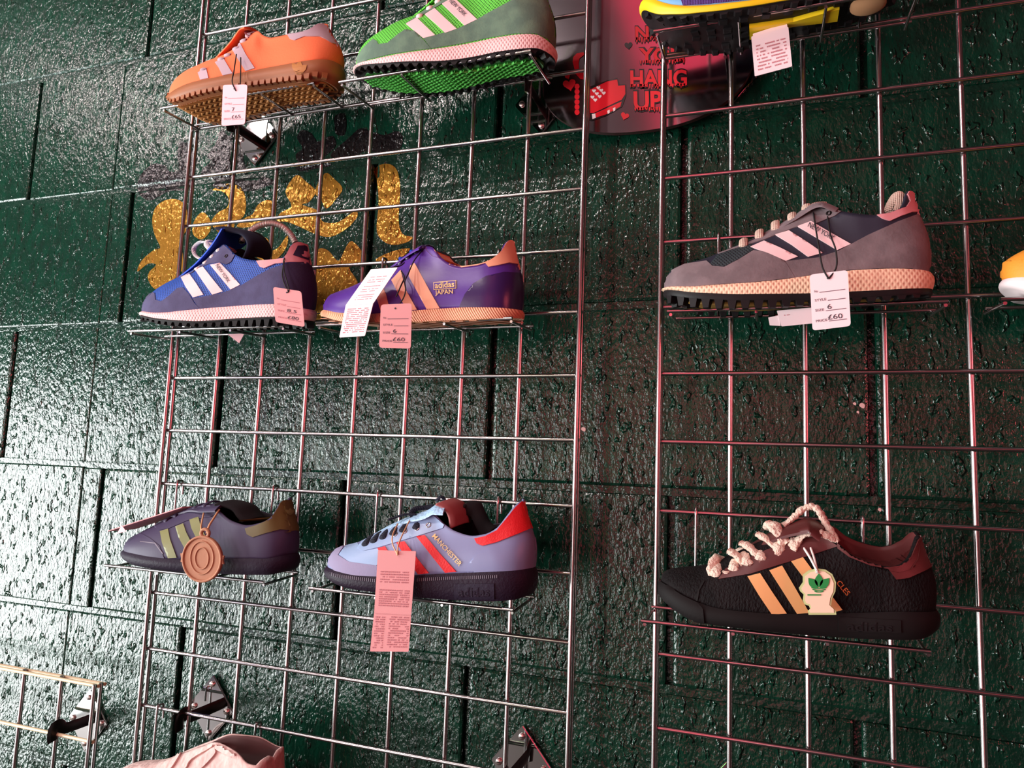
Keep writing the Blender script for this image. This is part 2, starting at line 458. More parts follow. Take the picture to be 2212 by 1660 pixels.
for polys, m, nm in ((GOLD, 'gold_paint', 'gold_brush_stroke'), (BLACK, 'black_paint', 'black_brush_stroke')):
    for p in polys:
        pp = g(p)
        v, f = patch_mesh(blob(pp, 4), WALL, .45, 5, .4)
        o = part(nm, v, f, m, wall, sharp=35)
for (x, y, r) in ((1260, 928, 5), (1862, 877, 6), (1846, 873, 3.5), (1853, 891, 3), (1900, 1102, 4)):
    v, f = patch_mesh(blob([(x - r, y), (x - r * .3, y - r), (x + r, y - r * .4), (x + r * .6, y + r)], 3), WALL, .4, 3, .3)
    part('paint_chip', v, f, 'chip', wall)

# ================================================================== grid panels
C = 76.2
RH, RV, DD = 2.5, 3.0, 5.4
def rod(p, q, r, n=10): return sweep([p, q], r, n=n)
def shared_rod(length, r, axis, name, m='chrome'):
    p = [0, 0, 0]; q = [0, 0, 0]; q[axis] = length
    P = [np.array(p) + (np.array(q) - np.array(p)) * t for t in (0, 1)]
    v, f = sweep(P, r, n=12, up=(0, 1, 0))
    return mesh(name, v, f, m)
def panel(x0, ytop, ncol, z_top, nrow, label, ybase=0.0, hm='chrome', cap=False, r_from=0):
    t = thing('grid_panel', label, 'grid panel', (x0, ybase, z_top - nrow * C), 'chrome grid panels on the wall')
    org = np.array(t['org'])
    W = ncol * C; H = nrow * C
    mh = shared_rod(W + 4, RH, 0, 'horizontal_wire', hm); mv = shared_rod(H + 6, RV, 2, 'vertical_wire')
    for i in range(nrow + 1):
        o = bpy.data.objects.new('horizontal_wire', mh); link(o, t)
        o.location = Vector((-.002, 0, (z_top - i * C - org[2]) * .001))
    if cap:
        o = bpy.data.objects.new('horizontal_wire', mh); link(o, t); o.location = Vector((-.002, 2 * DD * .001, nrow * C * .001))
    for j in range(ncol + 1):
        for dy in ((DD,) if 0 < j < ncol else (DD, -DD)):
            o = bpy.data.objects.new('vertical_wire', mv); link(o, t)
            o.location = Vector((j * C * .001, dy * .001, -.003))
    return t
panel(0, 0, 8, 3 * C, 17, 'chrome wire grid panel behind the six sneakers left of the round-ended board', 0)
panel(704.3, 0, 8, -75.6 + 4 * C, 17, 'chrome wire grid panel behind the grey and the black sneaker', -4.7)
panel(-84 - 8 * C, 0, 8, -824, 8, 'chrome wire grid panel with wires tinted cream for warm reflections at the lower left corner', 0, 'chrome_warm_reflection', True)

# wall brackets: square mirror plates set on the point, with screws and a strap arm to the grid
def bracket(cx, cz, label, arm=True, ang=45, sx=39, sy=46, py=0):
    t = thing('wall_bracket', label, 'bracket', (cx, WY - 4, cz - sy), 'mirror wall brackets')
    pts = [(0, sy), (sx, 0), (0, -sy), (-sx, 0)]
    bm = bmesh.new()
    for y in (WY - 5, WY - 1.2): [bm.verts.new((cx + a, y, cz + b)) for a, b in pts]
    bm.verts.ensure_lookup_table(); vv = bm.verts
    bm.faces.new([vv[i] for i in (0, 3, 2, 1)]); bm.faces.new([vv[i + 4] for i in range(4)])
    for i in range(4): bm.faces.new([vv[i], vv[(i + 1) % 4], vv[4 + (i + 1) % 4], vv[4 + i]])
    bmesh.ops.bevel(bm, geom=bm.edges[:], offset=1.2, segments=2, affect='EDGES')
    v = [tuple(q.co) for q in bm.verts]; f = [[q.index for q in p.verts] for p in bm.faces]; bm.free()
    part('plate', v, f, 'mirror_chrome', t, sharp=30)
    for a, b in ((0, sy - 13), (sx - 11, 0), (0, -sy + 13), (-sx + 11, 0)):
        v, f = sweep([(cx + a, WY - 4.5, cz + b), (cx + a, WY - 7.2, cz + b), (cx + a, WY - 8, cz + b)], [4.2, 3.8, 2.2], n=12)
        s = part('screw', v, f, 'screw', t, sharp=40)
        v, f = box(cx + a - 2.6, cx + a + 2.6, WY - 8.4, WY - 7.9, cz + b - .5, cz + b + .5)
        part('screw_slot', v, f, 'dark_steel', s, smooth=False)
    # strap arm: leaves the plate, runs to the grid and ends in a hook over the wire
    arm_y = py + 1
    path = [(cx - 4, WY - 5, cz - 2), (cx - 4, (WY + arm_y) / 2, cz - 2), (cx - 4, arm_y + 9, cz - 1), (cx - 4, arm_y + 2, cz + 6), (cx - 4, arm_y - 7, cz + 5), (cx - 4, arm_y - 9, cz - 4), (cx - 4, arm_y - 7, cz - 14)]
    v, f = sweep(curve(path, 6), 8, 1.6, n=10, up=(1, 0, 0.01))
    part('strap_arm', v, f, 'dark_steel', t)
    return t
bracket(78, -2, 'mirror wall bracket plate below the orange sneaker')
bracket(538, -8, 'mirror wall bracket plate below the heel of the green sneaker')
bracket(78, -845, 'mirror wall bracket plate above the pale pink cloth')
bracket(540, -845, 'mirror wall bracket plate at the bottom edge below the light blue sneaker')
bracket(-148, -894, 'mirror wall bracket plate behind the wires tinted cream for warm reflections at lower left')
bracket(775, -848, 'red-lit mirror bracket tip at the bottom right below the black sneaker')
bracket(778, -2, 'wall bracket over the mirror board below the multicoloured sneaker', py=-4.7)

# mirror-finish board with a round lower end
mat('board_mirror', rgb(176, 170, 174), .14, 1, col2=rgb(160, 148, 154), stretch=(.12, 1, .12))
mat('board_edge', rgb(60, 34, 34), .4)
mat('print_red', rgb(214, 10, 30), .5)
mat('print_black', rgb(16, 8, 10), .4)
mat('print_white', rgb(238, 214, 214), .4)
BY = 30.0
bx0, bx1, bz = [at_y(*p, BY)[0] for p in ((1172, 178), (1628, 150))] + [at_y(1345, 288, BY)[2]]
bcx = (bx0 + bx1) / 2; bw = (bx1 - bx0) / 2
ol = []
for k in range(33):
    a = math.pi + math.pi * k / 32
    ol.append((bcx + bw * (abs(math.cos(a)) ** .85) * (1 if math.cos(a) > 0 else -1), bz + 78 + 78 * math.sin(a)))
ol += [(bx1, bz + 420), (bx0, bz + 420)]
V = [(x, BY, z) for x, z in ol] + [(x, BY + 7, z) for x, z in ol]; k = len(ol)
brd = thing('display_board', 'mirror-finish board with round lower end and red dripping NO YOU HANG UP lettering', 'board', (bcx, BY, bz))
part('board_face', [(x, BY - .2, z) for x, z in ol], [list(range(k))], 'board_mirror', brd, smooth=False)
part('board_core', V, [list(range(k, 2 * k))[::-1]] + [(i, (i + 1) % k, k + (i + 1) % k, k + i)[::-1] for i in range(k)], 'board_edge', brd, sharp=40)
BC = PlaneCast(1400, 150, BY - .4)
d2 = cr(1360, 20, 1779 / 300)
def drip_word(body, x0, x1, yb, h, sl=0.0):
    p0, p1 = d2([(x0, yb), (x1, yb - sl)])
    a = print_mesh(body, BC, p0, p1, h / 5.93, .9, .03)
    b = print_mesh(body, BC, (p0[0] - 1, p0[1] + 1.5), (p1[0] + 1.5, p1[1] + 1.5), h / 5.93 * 1.06, .5, .075)
    dr, db = [], []
    kx = x0 + 18
    while kx < x1 - 10:
        dl = R.uniform(18, 62); yy = yb - sl * (kx - x0) / (x1 - x0) - 14; wd = R.uniform(9, 14)
        dr.append(d2([(kx - wd, yy - 10), (kx + wd, yy - 10), (kx + wd * .6, yy + dl * .7), (kx, yy + dl), (kx - wd * .6, yy + dl * .7)]))
        db.append(d2([(kx - wd - 6, yy - 10), (kx + wd + 6, yy - 10), (kx + wd * .6 + 6, yy + dl * .7 + 9), (kx, yy + dl + 16), (kx - wd * .6 - 6, yy + dl * .7 + 9)]))
        kx += R.uniform(30, 44)
    v, f = join(b, patches(db, BC, .5, 4, .1)); o = part('lettering_outline', v, f, 'print_black', brd, smooth=False)
    v, f = join(a, patches(dr, BC, .9, 4, .1)); part('dripping_word', v, f, 'print_red', brd, smooth=False)
drip_word('NO', 75, 460, 385, 160, 10)
drip_word('YOU', 125, 705, 680, 175, 20)
drip_word('HANG', 10, 735, 985, 195, 10)
drip_word('UP', 55, 420, 1285, 225, 10)
d3 = cr(1100, 100, 2212 / 300)
def bp(name, polys, m, off=.6):
    v, f = patches([d3(p) for p in polys], BC, off, 5, .1); part(name, v, f, m, brd, smooth=False)
def heart(x, y, s, a=0):
    q = []
    for t in np.linspace(0, 2 * math.pi, 20, endpoint=False):
        u, w_ = 16 * math.sin(t) ** 3, 13 * math.cos(t) - 5 * math.cos(2 * t) - 2 * math.cos(3 * t) - math.cos(4 * t)
        q.append((x + (u * math.cos(a) - w_ * math.sin(a)) * s, y - (u * math.sin(a) + w_ * math.cos(a)) * s))
    return q
bp('printed_heart', [heart(960, 610, 6.5, .2)], 'print_red')
bp('printed_heart', [heart(1840, 1110, 4.2, -.3)], 'print_red')
bp('printed_heart', [heart(930, 485, 2.6, .4)], 'print_red')
bp('printed_heart', [heart(1900, -15, 4.0, .1)], 'print_black')
# red telephone printed on the board
bp('printed_phone_shadow', [[(1150, 800), (1290, 640), (1560, 545), (1720, 505), (1760, 610), (1860, 610), (1865, 780), (1800, 960), (1540, 1110), (1310, 1190), (1170, 1160), (1020, 880), (1060, 700)]], 'print_black', .5)
bp('printed_phone', [[(1290, 690), (1560, 560), (1720, 530), (1735, 630), (1845, 620), (1850, 760), (1790, 850), (1350, 1060), (1290, 1060)], [(1340, 1080), (1790, 880), (1770, 960), (1540, 1085), (1340, 1150)]], 'print_red', .8)
bp('printed_phone_cord', [blob([(1080 + 40 * math.cos(q), 640 + 82 * k_ + 45 * math.sin(q)) for q in np.linspace(0, 6.28, 9)[:-1]], 2) for k_ in range(6)], 'print_red', .8)
bp('printed_handset', [[(1010, 250), (1020, 170), (1080, 110), (1180, 95), (1200, 130), (1120, 190), (1105, 260), (1110, 360), (1180, 400), (1220, 470), (1200, 530), (1130, 520), (1060, 440)]], 'print_red', .8)
bp('printed_keys', [heart(x, y, 2.0) for x, y in ((1420, 660), (1465, 700), (1505, 745), (1350, 710), (1395, 755), (1440, 800), (1325, 810), (1370, 855))], 'print_white', 1.1)
bp('printed_phone_feet', [[(1315, 1080), (1370, 1070), (1380, 1140), (1325, 1160)], [(1560, 1030), (1600, 1010), (1600, 1060), (1570, 1080)], [(1650, 990), (1690, 970), (1690, 1020), (1660, 1040)]], 'print_white', 1.1)

# ================================================================== wire shelves
SHELF = {}
def shelf(key, x0, z, label, yb=-3.0, tilt=4.5, yp=0.0, hooks=True, yf=-70.0):
    t = thing('wire_shelf', label, 'shelf', (x0, yb, z), 'chrome wire shoe shelves')
    zf = z - tilt; x1 = x0 + 254
    v, f = rod((x0 - 2, yf, zf), (x1, yf, zf), 2.0); part('front_wire', v, f, 'chrome', t)
    v, f = rod((x0, yb - 4.6, z - .2), (x1 + 4, yb - 4.6, z - .2), 1.8); part('back_wire', v, f, 'chrome', t)
    for i, fx in enumerate((0, .34, .67, 1)):
        x = x0 + 254 * fx + (1.5 if fx == 0 else -1.5 if fx == 1 else 0)
        v, f = sweep([(x, yf + 1, zf - 3.4), (x, yb + 2, z - 3.6)], 1.7, n=8); part('cross_wire', v, f, 'chrome', t)
    if hooks:
        up = (math.floor((z) / C) + 2) * C if key not in ('o', 'g', 'm') else C
        for fx in (.18, .82):
            x = x0 + 254 * fx
            path = [(x, yb - 4, z + 1), (x, yp - 6.2, z + 30), (x, yp - 6.2, up - 2), (x, yp - 4, up + 4.4), (x, yp, up + 5.4), (x, yp + 4, up + 4), (x + .5, yp + 5, up - 6), (x + .5, yp + 5, up - 14)]
            v, f = sweep(curve(path, 4), 1.6, n=8, up=(1, 0, 0)); part('hook', v, f, 'chrome', t)
    SHELF[key] = (x0, x1, z)
    return t
shelf('o', 8, 2, 'wire shelf under the orange gum-soled sneaker')
shelf('g', 309, -7, 'wire shelf under the green sneaker', tilt=7, yf=-80)
shelf('b', -12, -320, 'wire shelf under the blue sneaker with white stripes')
shelf('p', 296, -321.5, 'wire shelf under the purple sneaker', yf=-74)
shelf('n', -13, -637, 'wire shelf under the dark navy sneaker with olive stripes')
shelf('l', 308, -638, 'wire shelf under the light blue sneaker with red stripes')
shelf('r', 722, -319, 'wire shelf under the grey suede sneaker', yb=-7.7, yp=-4.7)
shelf('k', 700, -635, 'wire shelf under the black sneaker with cream laces', yb=-7.7, yp=-4.7)
shelf('m', 705, -8, 'wire shelf under the multicoloured studded sneaker at the top edge', yb=-7.7, yp=-4.7, tilt=7, yf=-80)
shelf('y', 1020, -319, 'wire shelf under the yellow sneaker at the right edge', yb=-7.7, yp=-4.7)

# ================================================================== sneakers
PLAN = [(0, 0), (.008, .045), (.03, .085), (.07, .120), (.13, .148), (.20, .164), (.30, .173), (.40, .169), (.50, .155), (.60, .140), (.70, .131), (.80, .131), (.88, .126), (.94, .106), (.975, .076), (.994, .038), (1, 0)]
_o = curve(PLAN, 12)
_s = np.r_[0, np.cumsum(np.linalg.norm(np.diff(_o, axis=0), axis=1))]
NT = 72
_q = np.linspace(0, _s[-1], NT + 1)
OX = np.interp(_q, _s, _o[:, 0]); OW = np.interp(_q, _s, _o[:, 1])
OX[0] = 0; OW[0] = 0; OX[-1] = 1; OW[-1] = 0
def wid(fx): return np.interp(fx, OX, OW)
_d = np.gradient(np.c_[OX, -OW], axis=0)
ON = np.c_[_d[:, 1], -_d[:, 0]] * 1.0
ON /= np.linalg.norm(ON, axis=1)[:, None]
ON = np.where((ON[:, 1] > 0.0)[:, None], -ON, ON)
ON[0] = (-1, 0); ON[-1] = (1, 0)

class Shoe:
    def __init__(s, name, label, crop, toe, heel, feather, bottom, top, Yc=-50.0, yaw=0.0, L=None, wide=.92, roll=.06, sole_in=None, lift=0.0, upper_mat='leather', lining='lining_dark', solid=2.6, group='sneakers on the wire shelves', bulge=3.0, sole_off=3.0):
        s.c = crop; s.wide = wide; s.Yc = Yc; s.so = sole_off; s.roll = roll; s.lift = lift; s.si = sole_off if sole_in is None else sole_in
        a = math.radians(yaw); s.ex = np.array([math.cos(a), math.sin(a), 0]); s.ey = np.array([-math.sin(a), math.cos(a), 0])
        tx, ty = crop([toe])[0] if toe[0] != 'x' else to_px((toe[1], Yc, toe[2]))
        zt = None
        s.L = L or 265.0; s.o = at_y(tx, ty, Yc); s.o[2] = 0
        zt = at_y(tx, ty, Yc)[2]
        hx = crop([heel])[0] if heel else None
        for _ in range(25):
            q = [to_px(s.w(fx * s.L + n_[0] * s.so, sg * (w_ * s.L * s.wide - n_[1] * s.so), zt)) for fx, w_, n_ in zip(OX, OW, ON) for sg in (-1, 1)]
            q = np.array(q); e0 = tx - q[:, 0].min()
            d = abs(CAM[1] - Yc) / FPX
            s.o = s.o + s.ex * e0 * d * .8
            if heel and not L:
                e1 = (hx[0] - q[:, 0].max()) - e0
                s.L += e1 * d * .6
        s.zf = s.zfun(feather); s.bot = bottom; s.zb = s.zfun(bottom, s.si)
        zmin = min(s.zb(f) for f in np.linspace(.1, .9, 9))
        s.t = thing(name, label, 'sneaker', s.w(s.L / 2, 0, zmin), group)
        s.build_upper(top, upper_mat, lining, solid, bulge)
    def w(s, x, y, z): return s.o + s.ex * x + s.ey * y + np.array([0, 0, z + s.roll * y])
    def on(s, px, py, yl):
        """picture point -> (x, z) on the shoe's lengthwise plane at side offset yl"""
        d = ray(px, py); p0 = s.o + s.ey * yl
        P = CAM + d * (((p0 - CAM) @ s.ey) / (d @ s.ey))
        return (P - s.o) @ s.ex, P[2] - s.roll * yl
    def zfun(s, tr, off=None):
        if callable(tr): return tr
        off = s.so if off is None else off
        X, Z = [], []
        for (px, py) in s.c(tr):
            yl = -.13 * s.L
            for _ in range(8):
                x, z = s.on(px, py, yl); f = min(max(x / s.L, 0), 1); yl = -(wid(f) * s.L * s.wide + off)
            X.append(min(max(x / s.L, 0), 1)); Z.append(z)
        i = np.argsort(X); X = np.array(X)[i]; Z = np.array(Z)[i]
        g_ = np.linspace(0, 1, 121); zz = np.interp(g_, X, Z)
        k = np.ones(9) / 9; zz = np.convolve(np.r_[[zz[0]] * 4, zz, [zz[-1]] * 4], k, 'valid')
        return lambda f: float(np.interp(f, g_, zz))
    def build_upper(s, top, um, lining, solid, bulge):
        L = s.L; K = []
        for k in top:
            if k[0] == 'mm': x, z, yl, wv = k[1] * L, k[2] + s.zf(k[1]), k[3], k[4]
            else:
                (px, py), = s.c([k[:2]]); x, z = s.on(px, py, k[2]); yl, wv = k[2], k[3]
            K.append((x, yl, z, wv))
        K = np.array(K)
        for i in range(1, len(K)): K[i, 0] = max(K[i, 0], K[i - 1, 0] + .5)
        s.K = K
        tb = (K[:, 0] - K[0, 0]) / (K[-1, 0] - K[0, 0])
        tk = np.interp(tb, OX, np.linspace(0, 1, NT + 1)); tk[0] = 0; tk[-1] = 1
        # monotone cubic through the keys
        def herm(y):
            n = len(tk); h = np.diff(tk); dl = np.diff(y) / h; m = np.zeros(n); m[0] = dl[0]; m[-1] = dl[-1]
            for i in range(1, n - 1):
                m[i] = 0 if dl[i - 1] * dl[i] <= 0 else 2 * dl[i - 1] * dl[i] / (dl[i - 1] + dl[i])
            out = []
            for q in np.linspace(0, 1, NT + 1):
                i = min(max(np.searchsorted(tk, q) - 1, 0), n - 2); u = (q - tk[i]) / h[i]
                out.append((2 * u ** 3 - 3 * u ** 2 + 1) * y[i] + (u ** 3 - 2 * u ** 2 + u) * h[i] * m[i] + (-2 * u ** 3 + 3 * u ** 2) * y[i + 1] + (u ** 3 - u ** 2) * h[i] * m[i + 1])
            return np.array(out)
        TX, TY, TZ, TW = [herm(K[:, i]) for i in range(4)]
        NV = 16; s.grid = np.zeros((NT + 1, NV + 1, 3))
        for i in range(NT + 1):
            B = np.array([OX[i] * L, -OW[i] * L * s.wide, s.zf(OX[i]) - 1.5]); T = np.array([TX[i], TY[i], TZ[i]]); h = T[2] - B[2]
            out = np.array([ON[i, 0], ON[i, 1], 0]); dxy = (B - T) * np.array([1, 1, 0]); wv = TW[i]
            bl = bulge * (1 + .8 * max(0, OX[i] - .85) / .15)
            C1 = B + np.array([0, 0, .5 * h]) + out * bl
            C2 = T + wv * .58 * dxy + (1 - wv) * (np.array([0, 0, -.42 * h]) + .22 * dxy + out * bl * .6)
            for j in range(NV + 1):
                u = j / NV; s.grid[i, j] = (1 - u) ** 3 * B + 3 * u * (1 - u) ** 2 * C1 + 3 * u * u * (1 - u) * C2 + u ** 3 * T
        V, Fc = [], []
        for sg in (1, -1):
            n0 = len(V)
            for i in range(NT + 1):
                for j in range(NV + 1):
                    p = s.grid[i, j]; V.append(s.w(p[0], sg * p[1], p[2] + (0 if sg == 1 else s.lift * (1 - TW[i]) ** 2 * min(1, abs(TY[i]) / 22) * (j / NV) ** 2)))
            for i in range(NT):
                for j in range(NV):
                    a = n0 + i * (NV + 1) + j; q = [a, a + NV + 1, a + NV + 2, a + 1]
                    Fc.append(q if sg == 1 else q[::-1])
        bm = bmesh.new()
        vv = [bm.verts.new(tuple(p)) for p in V]; bm.verts.ensure_lookup_table()
        for q in Fc: bm.faces.new([vv[i] for i in q])
        bmesh.ops.remove_doubles(bm, verts=bm.verts[:], dist=.12)
        bmesh.ops.dissolve_degenerate(bm, dist=.02, edges=bm.edges[:])
        bm.verts.index_update()
        V = [tuple(q.co) for q in bm.verts]; Fc = [[q.index for q in p.verts] for p in bm.faces]; bm.free()
        s.cast = BvhCast(V, Fc, s.Yc - .12 * L)
        s.UV, s.UF = V, Fc
        o = part('upper', V, Fc, um, s.t); s.upper = o
        o.data.materials.append(MATS[lining])
        md = o.modifiers.new('thickness', 'SOLIDIFY'); md.thickness = solid * .001; md.offset = -1; md.material_offset = 1; md.material_offset_rim = 0
    def loop(s, zfn, off, wob=None):
        P = []
        for sg in (-1, 1):
            idx = range(NT + 1) if sg == -1 else range(NT - 1, 0, -1)
            for i in idx:
                y = OW[i] * s.L * s.wide - ON[i, 1] * off
                P.append(s.w(OX[i] * s.L + ON[i, 0] * off, sg * y, zfn(OX[i]) if callable(zfn) else zfn))
        return P
    def layer(s, name, m, z_top, z_bot, offs, parent=None, rings=5, prof=None):
        """sole layer lofted round the outline; offs = list of outward offsets from top to bottom"""
        zt, zb = s.zfun(z_top), (s.zb if z_bot is s.bot else s.zfun(z_bot)); n = len(offs); V, Fc = [], []
        for k, of in enumerate(offs):
            u = k / (n - 1) if prof is None else prof[k]
            V += s.loop(lambda f: zt(f) * (1 - u) + zb(f) * u, of)
        N = 2 * NT
        for k in range(n - 1):
            for i in range(N):
                a = k * N + i; b = k * N + (i + 1) % N
                Fc.append((a, a + N, b + N, b))
        for base, rev in ((0, False), ((n - 1) * N, True)):
            for i in range(NT):
                l0, l1 = base + i, base + i + 1; r0 = base + (N - i) % N; r1 = base + N - i - 1
                q = [l0, l1, r1, r0]; q = list(dict.fromkeys(q))
                if len(q) > 2: Fc.append(q[::-1] if rev else q)
        o = part(name, V, Fc, m, parent or s.t, sharp=42)
        return o, (V, Fc)
    def lugs(s, parent, m, z_top, z_bot, count=24, wd=8.0, dep=9.0, off=1.0, name='tread_lug', taper=.6, f0=.03, f1=.985, sides=(-1, 1)):
        zt, zb = s.zfun(z_top), (s.zb if z_bot is s.bot else s.zfun(z_bot))
        v = [(-.5, -.5, 0), (.5, -.5, 0), (.5, .5, 0), (-.5, .5, 0), (-.5 * taper, -.5, -1), (.5 * taper, -.5, -1), (.5 * taper, .2, -1), (-.5 * taper, .2, -1)]
        f = [(0, 1, 2, 3), (4, 7, 6, 5), (0, 4, 5, 1), (1, 5, 6, 2), (2, 6, 7, 3), (3, 7, 4, 0)]
        me = bpy.data.meshes.new(name); me.from_pydata(v, [], f); me.materials.append(MATS[m])
        org = np.array(s.t['org'])
        for sg in sides:
            for k in range(count):
                fx = f0 + (f1 - f0) * k / (count - 1); tt = np.interp(fx, OX, np.arange(NT + 1)); i = int(round(tt))
                nrm = ON[min(max(i, 0), NT)]
                x = fx * s.L + nrm[0] * off; y = sg * (wid(fx) * s.L * s.wide - nrm[1] * off)
                P = s.w(x, y, zt(fx)); h = max(1.5, zt(fx) - zb(fx))
                nw = s.ex * nrm[0] + s.ey * (nrm[1] if sg == -1 else -nrm[1])
                ty_ = -nw; tx_ = np.cross(ty_, (0, 0, 1))
                o = bpy.data.objects.new(name, me); link(o, parent)
                P = (P - org + ty_ * dep * .5) * .001
                mt = Matrix(((tx_[0] * wd * .001, ty_[0] * dep * .001, 0, P[0]), (tx_[1] * wd * .001, ty_[1] * dep * .001, 0, P[1]), (0, 0, h * .001, P[2]), (0, 0, 0, 1)))
                o.matrix_local = mt
    def patch(s, name, m, poly, off=.9, parent=None, smooth=0, mirror=True, step=4.0, cast=None, label=None, skirt=1.8):
        pp = s.c(poly)
        if smooth: pp = blob(pp, smooth)
        V, Fc = patch_mesh(pp, cast or s.cast, off, step, skirt)
        o = part(name, V, Fc, m, parent or s.t, sharp=60)
        if mirror:
            V2 = []
            for p in V:
                p = np.array(p); d = p - s.o; y = d @ s.ey; V2.append(p - 2 * y * (s.ey + np.array([0, 0, s.roll])))
            part(name, V2, [q[::-1] for q in Fc], m, parent or s.t, sharp=60)
        if label: o['label'] = label
        return o
    def print(s, name, m, body, p0, p1, h, off=1.6, parent=None, bold=.01, cast=None):
        a, b = s.c([p0, p1]); k = h / (s.c([(1, 0)])[0][0] - s.c([(0, 0)])[0][0]) if 0 else h * (s.c([(1, 0)])[0][0] - s.c([(0, 0)])[0][0])
        V, Fc = print_mesh(body, cast or s.cast, a, b, k, off, bold)
        return tag(part(name, V, Fc, m, parent or s.t, smooth=False), kind='stuff')
    def emblem(s, name, m, cx, cy, r, ang=0, off=1.7, parent=None, cast=None):
        (x, y), = s.c([(cx, cy)]); k = r * (s.c([(1, 0)])[0][0] - s.c([(0, 0)])[0][0])
        V, Fc = patches(trefoil(x, y, k, ang), cast or s.cast, off, 3, .3)
        return tag(part(name, V, Fc, m, parent or s.t, smooth=False), kind='stuff')
    def tongue(s, m, keys, thick=5.0, inner=None):
        """keys: (px, py, half width, edge drop) on the centre plane, throat to tip"""
        P = []
        for px, py, hw, dr in keys:
            (a, b), = s.c([(px, py)]); x, z = s.on(a, b, 0); P.append((x, z, hw, dr))
        P = curve(P, 6); n = len(P); m_ = 11; V, Fc = [], []
        for side in (0, 1):
            for i in range(n):
                tx = P[min(i + 1, n - 1)][:2] - P[max(i - 1, 0)][:2]; tx = tx / (np.linalg.norm(tx) + 1e-9); nr = np.array([-tx[1], tx[0]])
                for j in range(m_):
                    u = -1 + 2 * j / (m_ - 1); d = -P[i][3] * u * u - side * thick * (1 - .6 * u * u)
                    V.append(s.w(P[i][0] + nr[0] * d, P[i][2] * u, P[i][1] + nr[1] * d))
        q = n * m_
        for i in range(n - 1):
            for j in range(m_ - 1):
                a = i * m_ + j; Fc.append((a, a + 1, a + m_ + 1, a + m_)); Fc.append((q + a, q + a + m_, q + a + m_ + 1, q + a + 1))
        for j in range(m_ - 1):
            Fc.append((j, q + j, q + j + 1, j + 1)); a = (n - 1) * m_ + j; Fc.append((a, a + 1, q + a + 1, q + a))
        for i in range(n - 1):
            a = i * m_; Fc.append((a, a + m_, q + a + m_, q + a)); a += m_ - 1; Fc.append((a, q + a, q + a + m_, a + m_))
        o = part('tongue', V, Fc, m, s.t, sharp=60)
        s.tcast = BvhCast(V, Fc, s.Yc)
        return o
    def lace(s, m, px, py, rise=6, rw=3.0, rt_=1.4, dx=0.0, name='lace', fuzz=0):
        (a, b), = s.c([(px, py)]); P, n_ = s.cast(a, b, 1.0)
        d = P - s.o; x, y = d @ s.ex, d @ s.ey; z = P[2] - s.roll * y
        pts = [s.w(x, y, z) + n_ * -1.5]
        for u in np.linspace(-1, 1, 9):
            pts.append(s.w(x + dx * (u + 1) / 2, -y * u, z + 1.2 + rise * (1 - u * u)))
        pts.append(s.w(x + dx, -y, z - 2))
        path = curve(pts, 3)
        ra = np.full(len(path), rw); rb = np.full(len(path), rt_)
        if fuzz:
            ra = ra + np.array([R.uniform(-fuzz, fuzz) for _ in ra]); rb = rb + np.array([R.uniform(-fuzz, fuzz) * .7 for _ in rb])
        V, Fc = sweep(path, ra, rb, n=8)
        return part(name, V, Fc, m, s.t)
    def strand(s, m, pts, r=2.2, r2=None, name='lace', n=5, parent=None, fuzz=0):
        """free strand through picture points with side offsets from the centre plane"""
        P = []
        for px, py, yl in pts:
            (a, b), = s.c([(px, py)])
            if yl is None: P.append(s.cast(a, b, r)[0])
            else:
                x, z = s.on(a, b, yl); P.append(s.w(x, yl, z))
        path = curve(P, n); ra = np.full(len(path), r); rb = np.full(len(path), r2 or r)
        if fuzz:
            ra = ra + np.array([R.uniform(-fuzz, fuzz) for _ in ra]); rb = rb + np.array([R.uniform(-fuzz, fuzz) for _ in rb])
        V, Fc = sweep(path, ra, rb, n=8)
        return part(name, V, Fc, m, parent or s.t)
    def roll_back(s, name, m, keys, hw):
        """soft rolled sheet behind the tongue or along the far collar"""
        rp = []
        for px, py, yl in keys:
            (a, b), = s.c([(px, py)]); x, z = s.on(a, b, yl); rp.append((x, z, yl))
        rp = curve(rp, 5); V = []; Fc = []
        for i, (x, z, yl) in enumerate(rp):
            for j in range(9):
                u = -1 + j / 4; V.append(s.w(x - 7 * u * u, yl + hw * u, z - 5 * u * u - (0 if hw > 15 else 10 * (abs(u) > .9))))
        for i in range(len(rp) - 1):
            for j in range(8): a = i * 9 + j; Fc.append((a, a + 9, a + 10, a + 1))
        o = part(name, V, Fc, m, s.t)
        md = o.modifiers.new('thickness', 'SOLIDIFY'); md.thickness = .003; md.offset = 0
        return o
    def eyelet(s, m, px, py, r=2.6):
        (a, b), = s.c([(px, py)]); P, n_ = s.cast(a, b, .9)
        u = np.cross(n_, (0, 0, 1)); u /= np.linalg.norm(u); v_ = np.cross(u, n_)
        ring = [P + (u * math.cos(q) + v_ * math.sin(q)) * r for q in np.linspace(0, 2 * math.pi, 13)]
        V, Fc = sweep(ring, .9, n=6); o = part('eyelet', V, Fc, m, s.t)

